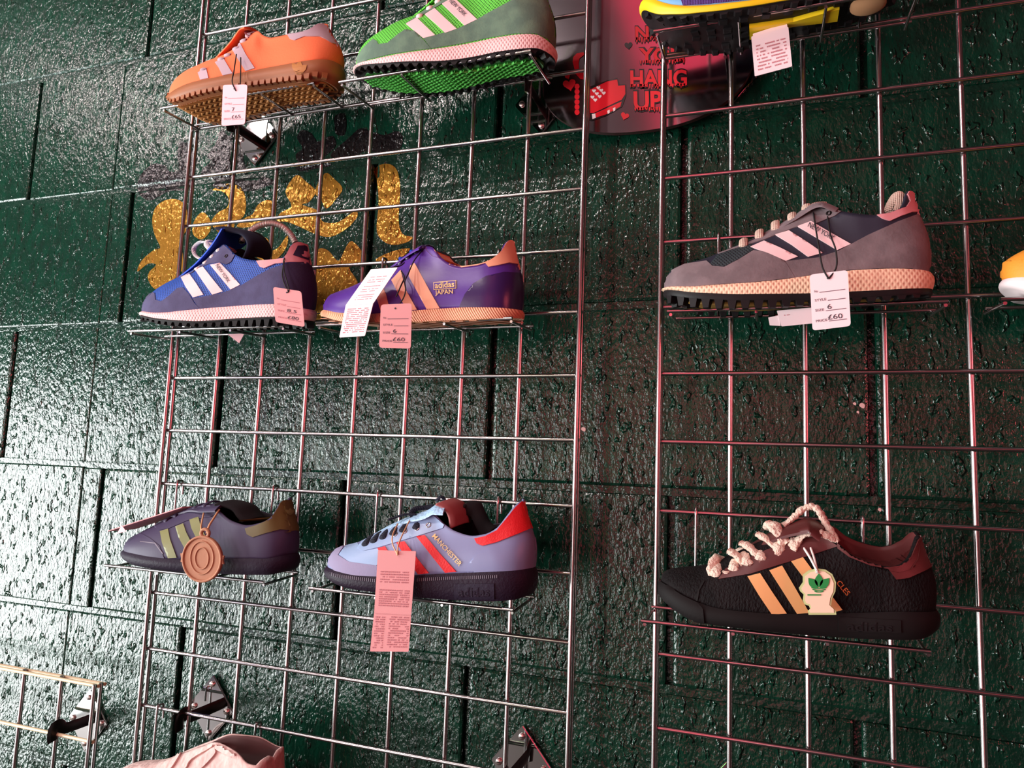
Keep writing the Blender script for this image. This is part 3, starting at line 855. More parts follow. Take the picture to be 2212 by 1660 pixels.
# ------------------------------------------------------------------ sneaker materials
SU = [('noise', 420, .5, .5)]
LE = [('noise', 260, .3, .25)]
KN = [('wave', 190, .7, .8), ('wavez', 190, .7, .8)]
mat('lining_dark', rgb(16, 12, 18), .9); mat('lining_navy', rgb(8, 12, 40), .9)
mat('suede_orange', rgb(242, 116, 72), .9, bump=SU, sheen=.25)
mat('gum', rgb(152, 90, 52), .55, bump=LE)
mat('gum_tread', rgb(178, 112, 50), .6, bump=LE)
mat('lilac_grey', rgb(186, 160, 172), .7, bump=LE)
mat('suede_green', rgb(100, 124, 104), .95, bump=SU, sheen=.3, col2=rgb(84, 106, 92))
mat('mesh_green', rgb(96, 200, 62), .7, weave=(105, rgb(22, 84, 24), .7))
mat('stripe_pale', rgb(240, 200, 202), .5, bump=LE)
mat('midsole_pale', rgb(240, 196, 194), .6, weave=(88, rgb(226, 170, 172), .62))
mat('rubber_black', rgb(26, 22, 24), .5, spec=.18, bump=LE)
mat('rubber_green', rgb(78, 168, 66), .45); mat('rubber_green_deep', rgb(32, 104, 36), .5)
mat('mesh_blue', rgb(26, 74, 168), .6, weave=(110, rgb(6, 18, 66), .6))
mat('suede_blue', rgb(76, 72, 106), .95, bump=SU, sheen=.25, col2=rgb(68, 62, 94))
mat('suede_plum', rgb(46, 30, 62), .95, bump=SU, sheen=.15)
mat('tongue_blue', rgb(24, 72, 190), .7, bump=LE)
mat('heel_rose', rgb(224, 150, 156), .6, bump=LE)
mat('leather_purple', rgb(84, 44, 142), .36, bump=LE)
mat('leather_purple_dark', rgb(52, 24, 82), .3, bump=LE)
mat('leather_salmon', rgb(244, 172, 138), .45, bump=LE)
mat('sole_salmon', rgb(240, 170, 132), .55, bump=[('wave', 130, 1.0, .7)], rot=(0, .6, 0))
mat('print_gold', rgb(214, 176, 120), .4, .4)
mat('leather_navy', rgb(64, 54, 82), .55, spec=.3, bump=LE)
mat('leather_olive', rgb(122, 122, 70), .5, bump=LE)
mat('leather_olive_dark', rgb(92, 78, 34), .5, bump=LE)
mat('rubber_navy', rgb(38, 28, 46), .6, spec=.18, bump=[('noise', 300, .8, .6)])
mat('leather_sky', rgb(150, 172, 208), .4, bump=LE)
mat('suede_lilac', rgb(142, 134, 164), .9, bump=SU, sheen=.2)
mat('leather_lilac', rgb(128, 132, 172), .42, bump=LE)
mat('red_stripe', rgb(226, 26, 36), .5, bump=[('noise', 500, .6, .6)])
mat('rubber_plum', rgb(34, 20, 38), .55, spec=.18, bump=[('noise', 420, .8, .7)])
mat('lace_navy', rgb(22, 24, 46), .8, bump=KN)
mat('crackle_sky', rgb(160, 192, 222), .6, bump=[('voronoi', 260, 1, .8)])
mat('lining_rose', rgb(172, 100, 100), .8)
mat('suede_grey', rgb(120, 102, 106), .95, bump=SU, sheen=.25, col2=rgb(104, 88, 92))
mat('nylon_ink', rgb(34, 34, 50), .55, bump=LE)
mat('nylon_dark', rgb(34, 44, 50), .7, weave=(120, rgb(10, 14, 20), .7))
mat('midsole_peach', rgb(242, 200, 170), .6, weave=(80, rgb(230, 180, 150), .62))
mat('lace_beige', rgb(216, 182, 166), .85, bump=KN)
mat('lace_white', rgb(240, 226, 228), .8, bump=KN)
mat('rubber_gold', rgb(178, 132, 60), .6)
mat('hair_black', rgb(12, 7, 9), .8, spec=.18, bump=[('noise', 520, 1.8, 1.0)], stretch=(1, 1, .55), sheen=.04, col2=rgb(22, 15, 17))
mat('leather_tan', rgb(226, 164, 108), .45, bump=LE)
mat('leather_burgundy', rgb(84, 34, 34), .4, bump=LE)
mat('lining_burgundy', rgb(96, 38, 38), .6)
mat('rubber_soot', rgb(20, 15, 16), .7, spec=.18, bump=LE)
mat('lace_fuzzy', rgb(226, 196, 180), .95, bump=[('noise', 420, 2.5, 1)], sheen=.3)
mat('stitch', rgb(128, 120, 134), .7)
mat('upper_sky', rgb(110, 170, 214), .5); mat('purple_mesh', rgb(84, 52, 130), .7, bump=KN)
mat('sole_yellow', rgb(250, 204, 30), .45); mat('shoe_amber', rgb(238, 150, 48), .6, bump=SU); mat('sole_white', rgb(232, 214, 216), .55)
mat('peg_tan', rgb(206, 150, 110), .6)

def stripe3(s, m, polys, off=1.1, name='stripe', **k):
    return [s.patch(name, m, p, off, **k) for p in polys]

# ---------------------------------------------------------------- blue runner
c = cr(270, 440, 2212 / 450)
BF = [(165, 1140), (300, 1158), (450, 1152), (650, 1130), (850, 1110), (1100, 1090), (1350, 1072), (1580, 1066), (1850, 1090), (2000, 1130)]
BM = [(170, 1180), (300, 1215), (500, 1236), (750, 1250), (900, 1240), (1200, 1215), (1590, 1200), (1900, 1220), (2015, 1255)]
BB = [(210, 1232), (300, 1272), (500, 1300), (800, 1305), (1100, 1300), (1500, 1298), (1900, 1310), (2010, 1330)]
S = Shoe('runner_sneaker', 'blue mesh sneaker with violet suede overlays and three pale stripes, beside the gold lettering', c, (158, 1150), (2040, 1150), BF, BB,
         [(262, 950, 0, 1), (330, 950, 0, 1), (450, 872, 0, 1), (590, 795, 0, 1), (720, 712, -6, .8), (850, 610, -10, .65), (960, 505, -13, .55), (1045, 432, -16, .45), (1160, 535, -25, .1), (1290, 590, -29, 0), (1450, 606, -29, 0), (1600, 596, -27, 0), (1700, 560, -24, 0), (1770, 435, -17, 0), (1850, 412, -8, 0), (1900, 425, 0, 0)],
         upper_mat='mesh_blue', lining='lining_dark', roll=.11)
ms, msg = S.layer('midsole', 'midsole_pale', BF, BM, [1, 3.5, 4, 3.2, 2])
MS = BvhCast(*msg, S.Yc - 40)
op, _ = S.layer('outsole', 'rubber_black', BM, lambda f, z=S.zfun(BM): z(f) - 3, [1.5, 2, 1])
S.lugs(op, 'rubber_black', lambda f, z=S.zfun(BM): z(f) - 2.5, BB, 22, 8.5, 10)
S.patch('side_suede', 'suede_blue', [(720, 1010), (850, 985), (1000, 960), (1120, 920), (1240, 868), (1400, 770), (1550, 690), (1690, 648), (1850, 640), (2010, 650), (2050, 800), (2045, 950), (2010, 1125), (1800, 1090), (1600, 1068), (1100, 1092), (790, 1118)], .8, label='violet suede side panel')
S.patch('heel_counter', 'suede_plum', [(1690, 640), (1850, 630), (2020, 650), (2055, 800), (2050, 950), (2015, 1135), (1880, 1095), (1780, 1090), (1720, 950), (1680, 800)], 1.3, label='dark plum heel counter')
S.patch('toe_cap', 'suede_blue', [(158, 1138), (165, 1040), (200, 965), (270, 932), (318, 955), (328, 1025), (390, 1042), (480, 975), (560, 900), (612, 893), (680, 960), (740, 1060), (795, 1113), (500, 1152), (300, 1160)], 1.0, label='violet suede toe cap')
S.patch('eyestay', 'suede_blue', [(590, 762), (700, 685), (850, 575), (960, 475), (1042, 432), (1172, 545), (1130, 622), (1080, 650), (1000, 625), (900, 642), (820, 672), (730, 702), (640, 742), (585, 780)], 1.0)
st = stripe3(S, 'stripe_pale', [[(598, 790), (682, 742), (760, 850), (836, 970), (725, 1000), (650, 890)], [(745, 702), (832, 674), (935, 805), (1042, 935), (930, 970), (830, 830)], [(908, 655), (1010, 632), (1120, 745), (1226, 865), (1125, 915), (1010, 780)]])
S.print('model_lettering', 'ink_pen', 'NEW YORK', (968, 668), (1098, 848), 36, 1.9, st[2])
S.patch('heel_tab', 'heel_rose', [(1400, 612), (1480, 602), (1690, 582), (1740, 480), (1790, 418), (1870, 410), (1950, 455), (1995, 560), (2010, 640), (1900, 625), (1750, 625), (1600, 640), (1480, 690), (1435, 672)], 1.5, label='rose pink heel tab')
hp = S.patch('heel_patch', 'suede_plum', [(1830, 452), (1900, 448), (1960, 480), (1990, 560), (1985, 622), (1780, 552)], 2.0, mirror=False)
S.emblem('heel_emblem', 'heel_rose', 1915, 545, 62, -38, 2.7, hp)
S.tongue('tongue_blue', [(620, 770, 10, 3), (800, 640, 14, 4), (960, 495, 20, 6), (1060, 380, 26, 9), (1130, 268, 31, 13)], 5)
for q in ((735, 680), (815, 615), (890, 550), (960, 490)): S.lace('lace_white', *q, rise=7, rw=3.4)
S.strand('lace_white', [(960, 470, -8), (900, 420, -4), (800, 410, 2), (735, 470, 8), (740, 540, 8), (800, 585, 4), (860, 560, -6)], 3.4, 1.6)
S.strand('lace_white', [(950, 480, 8), (930, 410, 4), (880, 395, -4), (860, 430, -10), (900, 480, -12)], 3.4, 1.6)
S.eyelet('dark_steel', 1080, 562, 2.0)
S.roll_back('tongue_back', 'lining_navy', [(1135, 262, 0), (1280, 292, 4), (1400, 318, 8), (1465, 390, 10), (1470, 470, 12), (1430, 570, 14)], 24)
BLUE = S
# spring shoe former arching out of the blue sneaker
P = []
for px, py, yl in ((1235, 400, 4), (1290, 335, 2), (1380, 255, 0), (1480, 215, 0), (1580, 210, 0), (1680, 250, 0), (1760, 330, 0), (1810, 420, 0)):
    (a, b), = c([(px, py)]); x, z = S.on(a, b, yl); P.append(S.w(x, yl, z))
path = curve(P, 40); rr = 3.6 + .7 * np.sin(np.arange(len(path)) * 1.15)
v, f = sweep(path, rr, n=10); so = P[-1]
sp = thing('shoe_spring', 'curved metal coil spring arching out of the blue sneaker', 'shoe spring', so)
mat('spring_steel', rgb(206, 190, 184), .45, .7)
part('coil', v, f, 'spring_steel', sp)
ball, bf_ = sweep([P[0] + (P[0] - P[1]) * .3, P[0], P[0] + (P[1] - P[0]) * .2], [2, 4.6, 4.4], n=12); part('end_knob', ball, bf_, 'dark_steel', sp)

# ---------------------------------------------------------------- grey suede runner
c = cr(1400, 400, 2212 / 700)
GF = [(112, 705), (300, 690), (500, 675), (700, 664), (900, 645), (1110, 614), (1370, 580), (1600, 568), (1800, 570), (1925, 594)]
GM = [(110, 722), (300, 732), (600, 745), (900, 741), (1100, 738), (1370, 726), (1600, 716), (1900, 706), (1940, 714)]
GB = [(130, 800), (250, 828), (500, 842), (800, 838), (1100, 815), (1400, 798), (1700, 780), (1930, 766)]
S = Shoe('runner_sneaker', 'grey suede sneaker with three pale stripes and a peach midsole, on the right grid', c, (98, 700), (1948, 650), GF, GB,
         [(215, 556, 0, 1), (300, 532, 0, 1), (420, 500, 0, 1), (560, 440, 0, 1), (740, 356, -5, .85), (900, 274, -9, .7), (1040, 196, -12, .6), (1130, 152, -14, .5), (1320, 178, -25, .1), (1450, 198, -28, 0), (1570, 203, -28, 0), (1660, 185, -25, 0), (1740, 140, -20, 0), (1765, 62, -12, 0), (1785, 35, -6, 0), (1812, 50, 0, 0)],
         upper_mat='nylon_ink', roll=.09, Yc=-54, wide=.9)
ms, msg = S.layer('midsole', 'midsole_peach', GF, GM, [1, 3.5, 4, 3.2, 2])
op, _ = S.layer('outsole', 'rubber_black', GM, lambda f, z=S.zfun(GM): z(f) - 6, [1.5, 2, 1])
S.lugs(op, 'rubber_black', lambda f, z=S.zfun(GM): z(f) - 5, GB, 20, 9, 11)
go, _ = S.layer('tread_centre', 'rubber_gold', lambda f, z=S.zfun(GM): z(f) - 5, lambda f, z=S.zfun(GM), q=S.zb: z(f) * .35 + q(f) * .65, [-15, -15, -16], op)
S.patch('side_suede', 'suede_grey', [(935, 522), (1160, 495), (1300, 450), (1500, 342), (1700, 252), (1885, 182), (1930, 240), (1968, 360), (1958, 480), (1925, 598), (1800, 570), (1600, 568), (1370, 580), (1110, 614), (995, 635)], .8)
S.patch('toe_cap', 'suede_grey', [(98, 660), (110, 630), (150, 590), (250, 543), (400, 520), (440, 555), (520, 562), (620, 510), (720, 448), (850, 468), (935, 525), (1000, 632), (700, 665), (500, 676), (105, 708)], 1.0)
S.patch('eyestay', 'suede_grey', [(476, 470), (700, 388), (1000, 250), (1125, 158), (1322, 176), (1275, 212), (1150, 262), (1000, 292), (800, 372), (640, 422)], 1.0)
st = stripe3(S, 'stripe_pale', [[(700, 425), (792, 384), (900, 430), (1022, 490), (940, 520), (820, 468)], [(868, 342), (962, 314), (1080, 388), (1192, 465), (1092, 492), (980, 410)], [(1020, 285), (1112, 250), (1250, 330), (1384, 404), (1290, 446), (1150, 362)]])
S.print('model_lettering', 'ink_pen', 'NEW YORK', (1088, 290), (1262, 385), 34, 1.9, st[2])
S.patch('vamp_mesh', 'nylon_dark', [(420, 545), (470, 480), (560, 445), (700, 400), (720, 440), (620, 505), (520, 556)], .5)
S.patch('heel_tab', 'heel_rose', [(1560, 205), (1640, 195), (1760, 150), (1785, 110), (1765, 60), (1785, 36), (1812, 60), (1815, 120), (1850, 150), (1895, 186), (1800, 186), (1720, 215), (1650, 247), (1600, 232)], 1.3, label='rose pink heel tab')
S.tongue('suede_grey', [(540, 450, 8, 2), (760, 345, 13, 4), (960, 235, 20, 6), (1090, 150, 26, 8), (1190, 128, 30, 10), (1300, 168, 30, 10)], 5)
for q in ((650, 418), (760, 362), (870, 305), (985, 248), (1085, 188)): S.lace('lace_beige', *q, rise=9, rw=4.4, rt_=2.2)
S.strand('lace_beige', [(1040, 205, -14), (1080, 165, -10), (1140, 132, -4), (1200, 128, 4)], 4, 2)
S.strand('lace_beige', [(1650, 185, 6), (1640, 160, 4), (1680, 85, 0), (1715, 70, -2), (1725, 110, -2), (1705, 178, -4)], 4.5, 1.6, 'pull_loop')
S.eyelet('dark_steel', 1235, 196, 2.0)
GREY = S

# ---------------------------------------------------------------- purple sneaker
c = cr(670, 500, 2212 / 500)
PF = [(120, 745), (250, 776), (330, 782), (580, 788), (800, 772), (980, 755), (1240, 736), (1430, 726), (1700, 726), (1900, 735), (2025, 755)]
PB = [(115, 805), (250, 852), (330, 868), (560, 872), (980, 866), (1300, 852), (1600, 842), (1900, 832), (2025, 832)]
S = Shoe('leather_sneaker', 'purple leather sneaker with salmon stripes, heel tab and sole', c, (104, 770), (2050, 760), PF, PB,
         [(215, 608, 0, 1), (300, 578, 0, 1), (430, 532, 0, 1), (600, 452, 0, 1), (740, 372, -4, .85), (850, 302, -9, .7), (960, 222, -12, .6), (1080, 146, -15, .5), (1150, 145, -19, .3), (1240, 240, -26, .05), (1330, 305, -28, 0), (1450, 334, -28, 0), (1600, 315, -27, 0), (1720, 275, -24, 0), (1820, 195, -18, 0), (1880, 96, -10, 0), (1915, 85, -4, 0), (1945, 98, 0, 0)],
         upper_mat='leather_purple', roll=.12)
so_, sg_ = S.layer('sole', 'sole_salmon', PF, PB, [1, 3, 3.6, 3.4, 2.6])
mat('gum_stripes', rgb(238, 176, 136), .6, bump=[('wave', 14, 3, 1)])
bo, _ = S.layer('tread', 'gum_tread', lambda f: S.zb(f) + 4, lambda f: S.zb(f) - .4, [-3, -3, -4], so_)
for k in range(14):      # salmon bars across the tread
    fx = .08 + .064 * k; hw = wid(fx) * S.L - 6; z = S.zb(fx) - .3
    v = [S.w(fx * S.L + a + (14 if b > 0 else -8) * 1, b * hw, z + h_) for h_ in (0, -.9) for a, b in ((-4.5, -1), (4.5, -1), (4.5, 1), (-4.5, 1))]
    part('tread_bar', v, [(0, 1, 2, 3), (7, 6, 5, 4), (0, 4, 5, 1), (1, 5, 6, 2), (2, 6, 7, 3), (3, 7, 4, 0)], 'leather_salmon', so_, smooth=False)
S.patch('heel_counter', 'leather_purple_dark', [(1425, 725), (1480, 600), (1560, 500), (1680, 430), (1850, 390), (2045, 400), (2070, 480), (2070, 620), (2040, 755), (1900, 735), (1700, 726)], .9, label='darker purple heel counter')
S.patch('toe_cap', 'leather_purple', [(104, 745), (130, 668), (200, 608), (300, 575), (420, 535), (480, 600), (470, 700), (440, 782), (250, 778)], .7)
stripe3(S, 'leather_salmon', [[(640, 650), (700, 545), (725, 600), (770, 780), (685, 785)], [(778, 470), (868, 374), (915, 560), (1022, 750), (925, 757), (850, 610)], [(945, 432), (960, 332), (1002, 308), (1062, 420), (1150, 580), (1240, 736), (1115, 745), (1030, 590)]])
S.patch('heel_tab', 'leather_salmon', [(1670, 298), (1720, 276), (1800, 218), (1850, 150), (1880, 94), (1920, 82), (1965, 115), (2010, 220), (2050, 355), (1985, 315), (1900, 302), (1800, 325), (1705, 342)], 1.3, label='salmon heel tab')
S.patch('collar_trim', 'leather_salmon', [(1185, 172), (1200, 160), (1245, 235), (1330, 300), (1450, 326), (1600, 308), (1690, 286), (1690, 300), (1600, 326), (1450, 346), (1325, 318), (1235, 256)], 1.0)
bx_ = S.patch('logo_box', 'print_gold', [(1180, 490), (1398, 470), (1398, 548), (1182, 562)], 1.0, mirror=False)
S.patch('logo_field', 'leather_purple', [(1186, 496), (1392, 477), (1392, 542), (1188, 556)], 1.3, bx_, mirror=False)
S.print('brand_lettering', 'print_gold', 'adidas', (1198, 548), (1384, 534), 52, 1.7, bx_, .02)
S.print('model_lettering', 'print_gold', 'JAPAN', (1198, 608), (1370, 596), 40, 1.4, None, .02)
S.tongue('leather_purple', [(640, 440, 8, 2), (800, 335, 13, 4), (960, 225, 20, 6), (1080, 150, 26, 9), (1130, 132, 29, 10)], 5)
for q in ((770, 375), (855, 318), (930, 268), (1010, 212), (1075, 170)): S.lace('leather_purple_dark', *q, rise=5, rw=3.4)
for q in ((880, 290), (985, 222)): S.strand('tongue_blue', [(q[0], q[1], -14), (q[0] - 10, q[1] - 30, -8), (q[0] + 10, q[1] - 25, -2), (q[0] + 20, q[1] + 10, -6)], 3.5, 1.8, 'lace_loop')
PURPLE = S

# ---------------------------------------------------------------- dark navy sneaker with olive stripes
c = cr(220, 1030, 2212 / 460)
NF = [(200, 750), (300, 800), (450, 832), (650, 855), (850, 865), (1300, 852), (1600, 850), (1850, 838), (2035, 800)]
NB = [(200, 855), (260, 916), (400, 950), (600, 976), (850, 1000), (1250, 1022), (1700, 1026), (1900, 1010), (2020, 965)]
S = Shoe('leather_sneaker', 'dark navy sneaker with olive stripes and olive heel tab', c, (194, 820), (2048, 820), NF, NB,
         [(300, 632, 0, 1), (400, 592, 0, 1), (520, 530, 0, 1), (640, 465, -3, .9), (760, 405, -8, .75), (900, 345, -12, .6), (1040, 300, -15, .5), (1140, 298, -18, .35), (1200, 345, -22, .1), (1350, 462, -27, 0), (1500, 505, -28, 0), (1620, 488, -27, 0), (1720, 450, -24, 0), (1800, 370, -18, 0), (1855, 265, -11, 0), (1900, 244, -6, 0), (1940, 246, 0, 0)],
         upper_mat='leather_navy', roll=0, lift=10)
so_, sg_ = S.layer('sole', 'rubber_navy', NF, NB, [1, 3.4, 4, 3.4, 2, -2])
stripe3(S, 'leather_olive', [[(608, 572), (692, 545), (712, 650), (782, 842), (692, 848), (630, 690)], [(768, 522), (850, 490), (880, 580), (962, 740), (1010, 850), (925, 858), (800, 630)], [(914, 452), (1006, 420), (1032, 520), (1090, 640), (1190, 850), (1100, 858), (985, 640), (935, 540)]])
S.patch('heel_tab', 'leather_olive_dark', [(1490, 540), (1600, 508), (1700, 466), (1780, 400), (1830, 320), (1858, 260), (1900, 240), (1985, 252), (2020, 290), (2045, 420), (2068, 565), (1850, 550), (1700, 590), (1570, 632), (1510, 602)], 1.2, label='olive heel tab')
S.emblem('heel_emblem', 'leather_olive', 1945, 370, 55, 0, 2.0)
S.patch('toe_overlay', 'leather_navy', [(196, 760), (215, 700), (300, 630), (400, 590), (500, 640), (600, 720), (650, 850), (450, 832), (300, 800)], .6)
S.patch('eyestay', 'leather_navy', [(540, 515), (760, 402), (1040, 300), (1150, 300), (1230, 370), (1130, 420), (900, 455), (700, 540), (590, 560)], .8)
S.tongue('leather_navy', [(600, 475, 8, 2), (800, 375, 13, 4), (1000, 300, 20, 6), (1180, 275, 27, 9), (1350, 245, 32, 12)], 5)
for q in ((660, 475), (760, 425), (860, 382), (960, 345), (1060, 318)): S.lace('leather_navy', *q, rise=5, rw=3.2)
S.roll_back('tongue_back', 'lining_dark', [(1352, 250, 0), (1430, 262, 4), (1530, 298, 8), (1590, 375, 10), (1640, 430, 12)], 24)
v = [S.patch('toe_stitching', 'stitch', [(400, 672), (560, 690), (640, 800), (634, 806), (552, 698), (400, 680)], .9, mirror=False, step=6)]
NAVY = S

# ---------------------------------------------------------------- light blue sneaker with red stripes
c = cr(650, 1050, 2212 / 550)
LF = [(215, 695), (300, 742), (450, 780), (650, 790), (1000, 780), (1350, 762), (1700, 746), (1900, 734), (2040, 705)]
LB_ = [(215, 805), (260, 850), (400, 900), (630, 930), (1000, 980), (1300, 1000), (1600, 1010), (1800, 1002), (1950, 980), (2032, 930)]
S = Shoe('leather_sneaker', 'light blue sneaker with red stripes, red heel tab and navy laces', c, (205, 760), (2050, 760), LF, LB_,
         [(300, 556, 0, 1), (390, 516, 0, 1), (500, 490, 0, 1), (620, 430, -3, .9), (740, 372, -8, .75), (860, 318, -11, .65), (980, 275, -13, .55), (1130, 232, -16, .4), (1245, 335, -24, .05), (1340, 395, -27, 0), (1480, 434, -28, 0), (1600, 420, -27, 0), (1700, 368, -23, 0), (1790, 258, -17, 0), (1860, 172, -11, 0), (1915, 134, -5, 0), (1935, 136, 0, 0)],
         upper_mat='leather_lilac', roll=0, lift=9)
so_, sg_ = S.layer('sole', 'rubber_plum', LF, LB_, [1, 3.4, 4, 3.6, 2.6, -1])
SOLC = BvhCast(*sg_, S.Yc - 45)
S.patch('toe_box', 'leather_sky', [(330, 600), (390, 520), (490, 495), (540, 570), (700, 540), (720, 660), (640, 700), (420, 662)], .6, label='pale blue toe box')
S.patch('toe_guard', 'suede_lilac', [(225, 665), (240, 635), (300, 555), (385, 515), (345, 570), (325, 605), (420, 662), (650, 692), (900, 760), (650, 790), (450, 780), (300, 742)], 1.0, label='lilac suede toe guard')
S.patch('eyestay', 'leather_sky', [(490, 542), (530, 485), (700, 388), (900, 300), (1125, 234), (1248, 340), (1235, 368), (1000, 442), (700, 530), (540, 570)], 1.0)
S.patch('heel_counter', 'leather_lilac', [(1448, 755), (1470, 660), (1530, 595), (1640, 550), (1800, 520), (2010, 455), (2050, 600), (2060, 700), (1900, 734), (1700, 746)], .8)
stripe3(S, 'red_stripe', [[(668, 545), (735, 528), (870, 760), (800, 780), (740, 680)], [(830, 497), (902, 484), (1005, 620), (1112, 758), (1020, 770), (920, 630)], [(1005, 442), (1078, 430), (1210, 590), (1352, 746), (1255, 755), (1130, 600)]], label=None)
S.patch('heel_tab', 'red_stripe', [(1508, 458), (1600, 438), (1700, 388), (1790, 278), (1860, 188), (1918, 135), (1950, 165), (1990, 372), (1900, 412), (1700, 492), (1580, 522), (1530, 502)], 1.2, label='bright red heel tab')
S.print('city_lettering', 'print_gold', 'MANCHESTER', (1140, 445), (1378, 700), 40, 1.4)
S.tongue('crackle_sky', [(560, 470, 8, 2), (760, 350, 13, 4), (960, 262, 20, 6), (1120, 205, 27, 9), (1220, 140, 32, 12), (1320, 115, 34, 15)], 5)
P = []
S.patch('tongue_lining', 'lining_rose', [(1312, 118), (1385, 128), (1430, 210), (1472, 300), (1400, 330), (1290, 325), (1300, 220)], 1.0, mirror=False, cast=S.tcast) if 0 else None
S.roll_back('tongue_back', 'lining_rose', [(1318, 118, 0), (1385, 150, 4), (1430, 225, 8), (1440, 320, 10)], 30)
S.roll_back('collar_padding', 'lining_dark', [(1420, 190, 6), (1470, 145, 14), (1550, 150, 18), (1590, 225, 20), (1640, 320, 22), (1700, 370, 22)], 9)
for q in ((558, 520), (632, 492), (712, 460), (800, 425), (885, 398), (1000, 372)): S.lace('lace_navy', *q, rise=9, rw=4.8, rt_=2.2)
S.strand('lace_navy', [(990, 300, -14), (960, 240, -6), (1000, 200, 2), (1080, 190, 8), (1150, 180, 10)], 3.4, 1.6)
S.strand('lace_navy', [(1000, 250, -12), (900, 250, -16), (820, 275, -20), (760, 296, -24)], 3, 1.4)
S.strand('lace_navy', [(1180, 130, -2), (1215, 95, 2), (1245, 120, 6), (1230, 165, 2)], 3.4, 1.6)
for q in ((1110, 345), (1012, 372), (905, 400), (822, 425)): S.eyelet('chrome', *q)
tx_ = S.patch('sole_badge', 'rubber_navy', [(1330, 855), (1680, 850), (1682, 985), (1332, 985)], 1.0, mirror=False, cast=SOLC)
S.print('sole_lettering', 'rubber_plum', 'adidas', (1370, 960), (1640, 955), 75, 1.6, tx_, .02, cast=SOLC)
SKY = S
# pale stitching round the sole's top edge
for (x0, y0, x1, y1, k) in ((270, 745, 640, 800, 22), (1010, 795, 1700, 765, 40)):
    pol = []
    for i in range(k):
        x = x0 + (x1 - x0) * i / (k - 1); y = y0 + (y1 - y0) * (i / (k - 1)) ** .7 + 12; pol.append(c([(x, y), (x + 5, y), (x + 5, y + 26), (x, y + 26)]))
    v, f = patches(pol, SOLC, .7, 5, .2); tag(part('sole_stitching', v, f, 'stitch', so_, smooth=False), kind='stuff')

# ---------------------------------------------------------------- black sneaker
c = cr(1360, 1060, 2212 / 720)
KF = [(200, 590), (260, 640), (350, 700), (450, 745), (550, 780), (700, 802), (950, 822), (1200, 822), (1500, 816), (1800, 806), (2050, 790)]
KB = [(205, 700), (250, 765), (400, 862), (500, 892), (800, 932), (1200, 970), (1500, 990), (1900, 1000), (2000, 985), (2042, 920)]
S = Shoe('leather_sneaker', 'black hairy sneaker with tan stripes and shaggy cream laces', c, (194, 640), (2056, 850), KF, KB,
         [(290, 520, 0, 1), (400, 506, 0, 1), (530, 492, 0, 1), (640, 440, -4, .9), (760, 385, -9, .75), (900, 325, -12, .65), (1050, 290, -14, .55), (1240, 275, -17, .4), (1375, 345, -24, .05), (1470, 425, -27, 0), (1600, 480, -28, 0), (1720, 506, -28, 0), (1800, 492, -25, 0), (1865, 435, -19, 0), (1905, 340, -11, 0), (1925, 300, -5, 0), (1935, 302, 0, 0)],
         upper_mat='hair_black', lining='lining_burgundy', solid=4, roll=0, lift=13, Yc=-54, wide=.9)
so_, sg_ = S.layer('sole', 'rubber_soot', KF, KB, [1, 3.4, 4, 3.6, 2.6, -1])
SOLC = BvhCast(*sg_, S.Yc - 45)
S.patch('toe_bumper', 'rubber_soot', [(194, 600), (260, 640), (350, 700), (450, 748), (490, 790), (500, 890), (400, 862), (250, 768), (198, 700)], 1.6, cast=SOLC, mirror=False)
S.patch('toe_seam', 'rubber_soot', [(440, 730), (455, 660), (490, 600), (500, 604), (466, 662), (452, 735)], .9, mirror=False)
S.patch('eyestay', 'leather_burgundy', [(590, 590), (640, 520), (900, 400), (1150, 310), (1260, 290), (1385, 370), (1200, 432), (1000, 492), (800, 555)], .9)
stripe3(S, 'leather_tan', [[(783, 572), (866, 550), (950, 680), (1042, 816), (943, 822), (860, 700)], [(928, 532), (1012, 500), (1100, 650), (1192, 812), (1110, 818), (1010, 660)], [(1073, 472), (1150, 445), (1280, 620), (1412, 792), (1345, 808), (1200, 640)]])
S.patch('heel_tab', 'leather_burgundy', [(1708, 512), (1800, 498), (1868, 438), (1912, 330), (1935, 300), (1965, 365), (2012, 500), (1960, 532), (1850, 582), (1770, 592)], 1.1, label='burgundy heel tab')
S.patch('collar_roll', 'leather_burgundy', [(1378, 350), (1470, 418), (1600, 470), (1720, 496), (1800, 482), (1862, 428), (1902, 330), (1928, 295), (1940, 310), (1912, 350), (1872, 445), (1805, 506), (1720, 522), (1595, 498), (1460, 444), (1380, 385)], 1.4)
S.print('side_lettering', 'leather_tan', 'HOLMES', (1255, 500), (1440, 690), 26, 1.5) if 0 else None
mat('print_copper', rgb(196, 104, 52), .45, .3)
S.print('side_lettering', 'print_copper', 'CLES', (1370, 615), (1440, 700), 34, 1.5)
S.tongue('leather_burgundy', [(580, 480, 8, 2), (760, 380, 13, 4), (950, 270, 20, 6), (1100, 205, 27, 9), (1190, 182, 31, 11), (1290, 225, 33, 13)], 6)
for q in ((570, 560), (690, 525), (780, 490), (870, 455), (990, 400), (1090, 370)): S.lace('lace_fuzzy', *q, rise=8, rw=5.0, rt_=2.8, dx=R.uniform(-14, 14), fuzz=.9)
for pts in ([(560, 600, -24), (545, 530, -20), (575, 460, -12), (620, 470, -2)], [(700, 540, -24), (650, 560, -25), (640, 530, -26)], [(660, 400, -16), (720, 440, -20), (770, 520, -24)], [(740, 350, -12), (800, 380, -16), (880, 470, -23), (875, 495, -24)],
            [(850, 290, -8), (930, 340, -14), (1000, 430, -22)], [(920, 220, -4), (970, 270, -12), (1020, 350, -18), (985, 440, -24)], [(910, 245, 2), (960, 225, -6), (1010, 300, -14), (1060, 350, -18)]):
    S.strand('lace_fuzzy', pts, 5.6, 3.4, fuzz=.9)
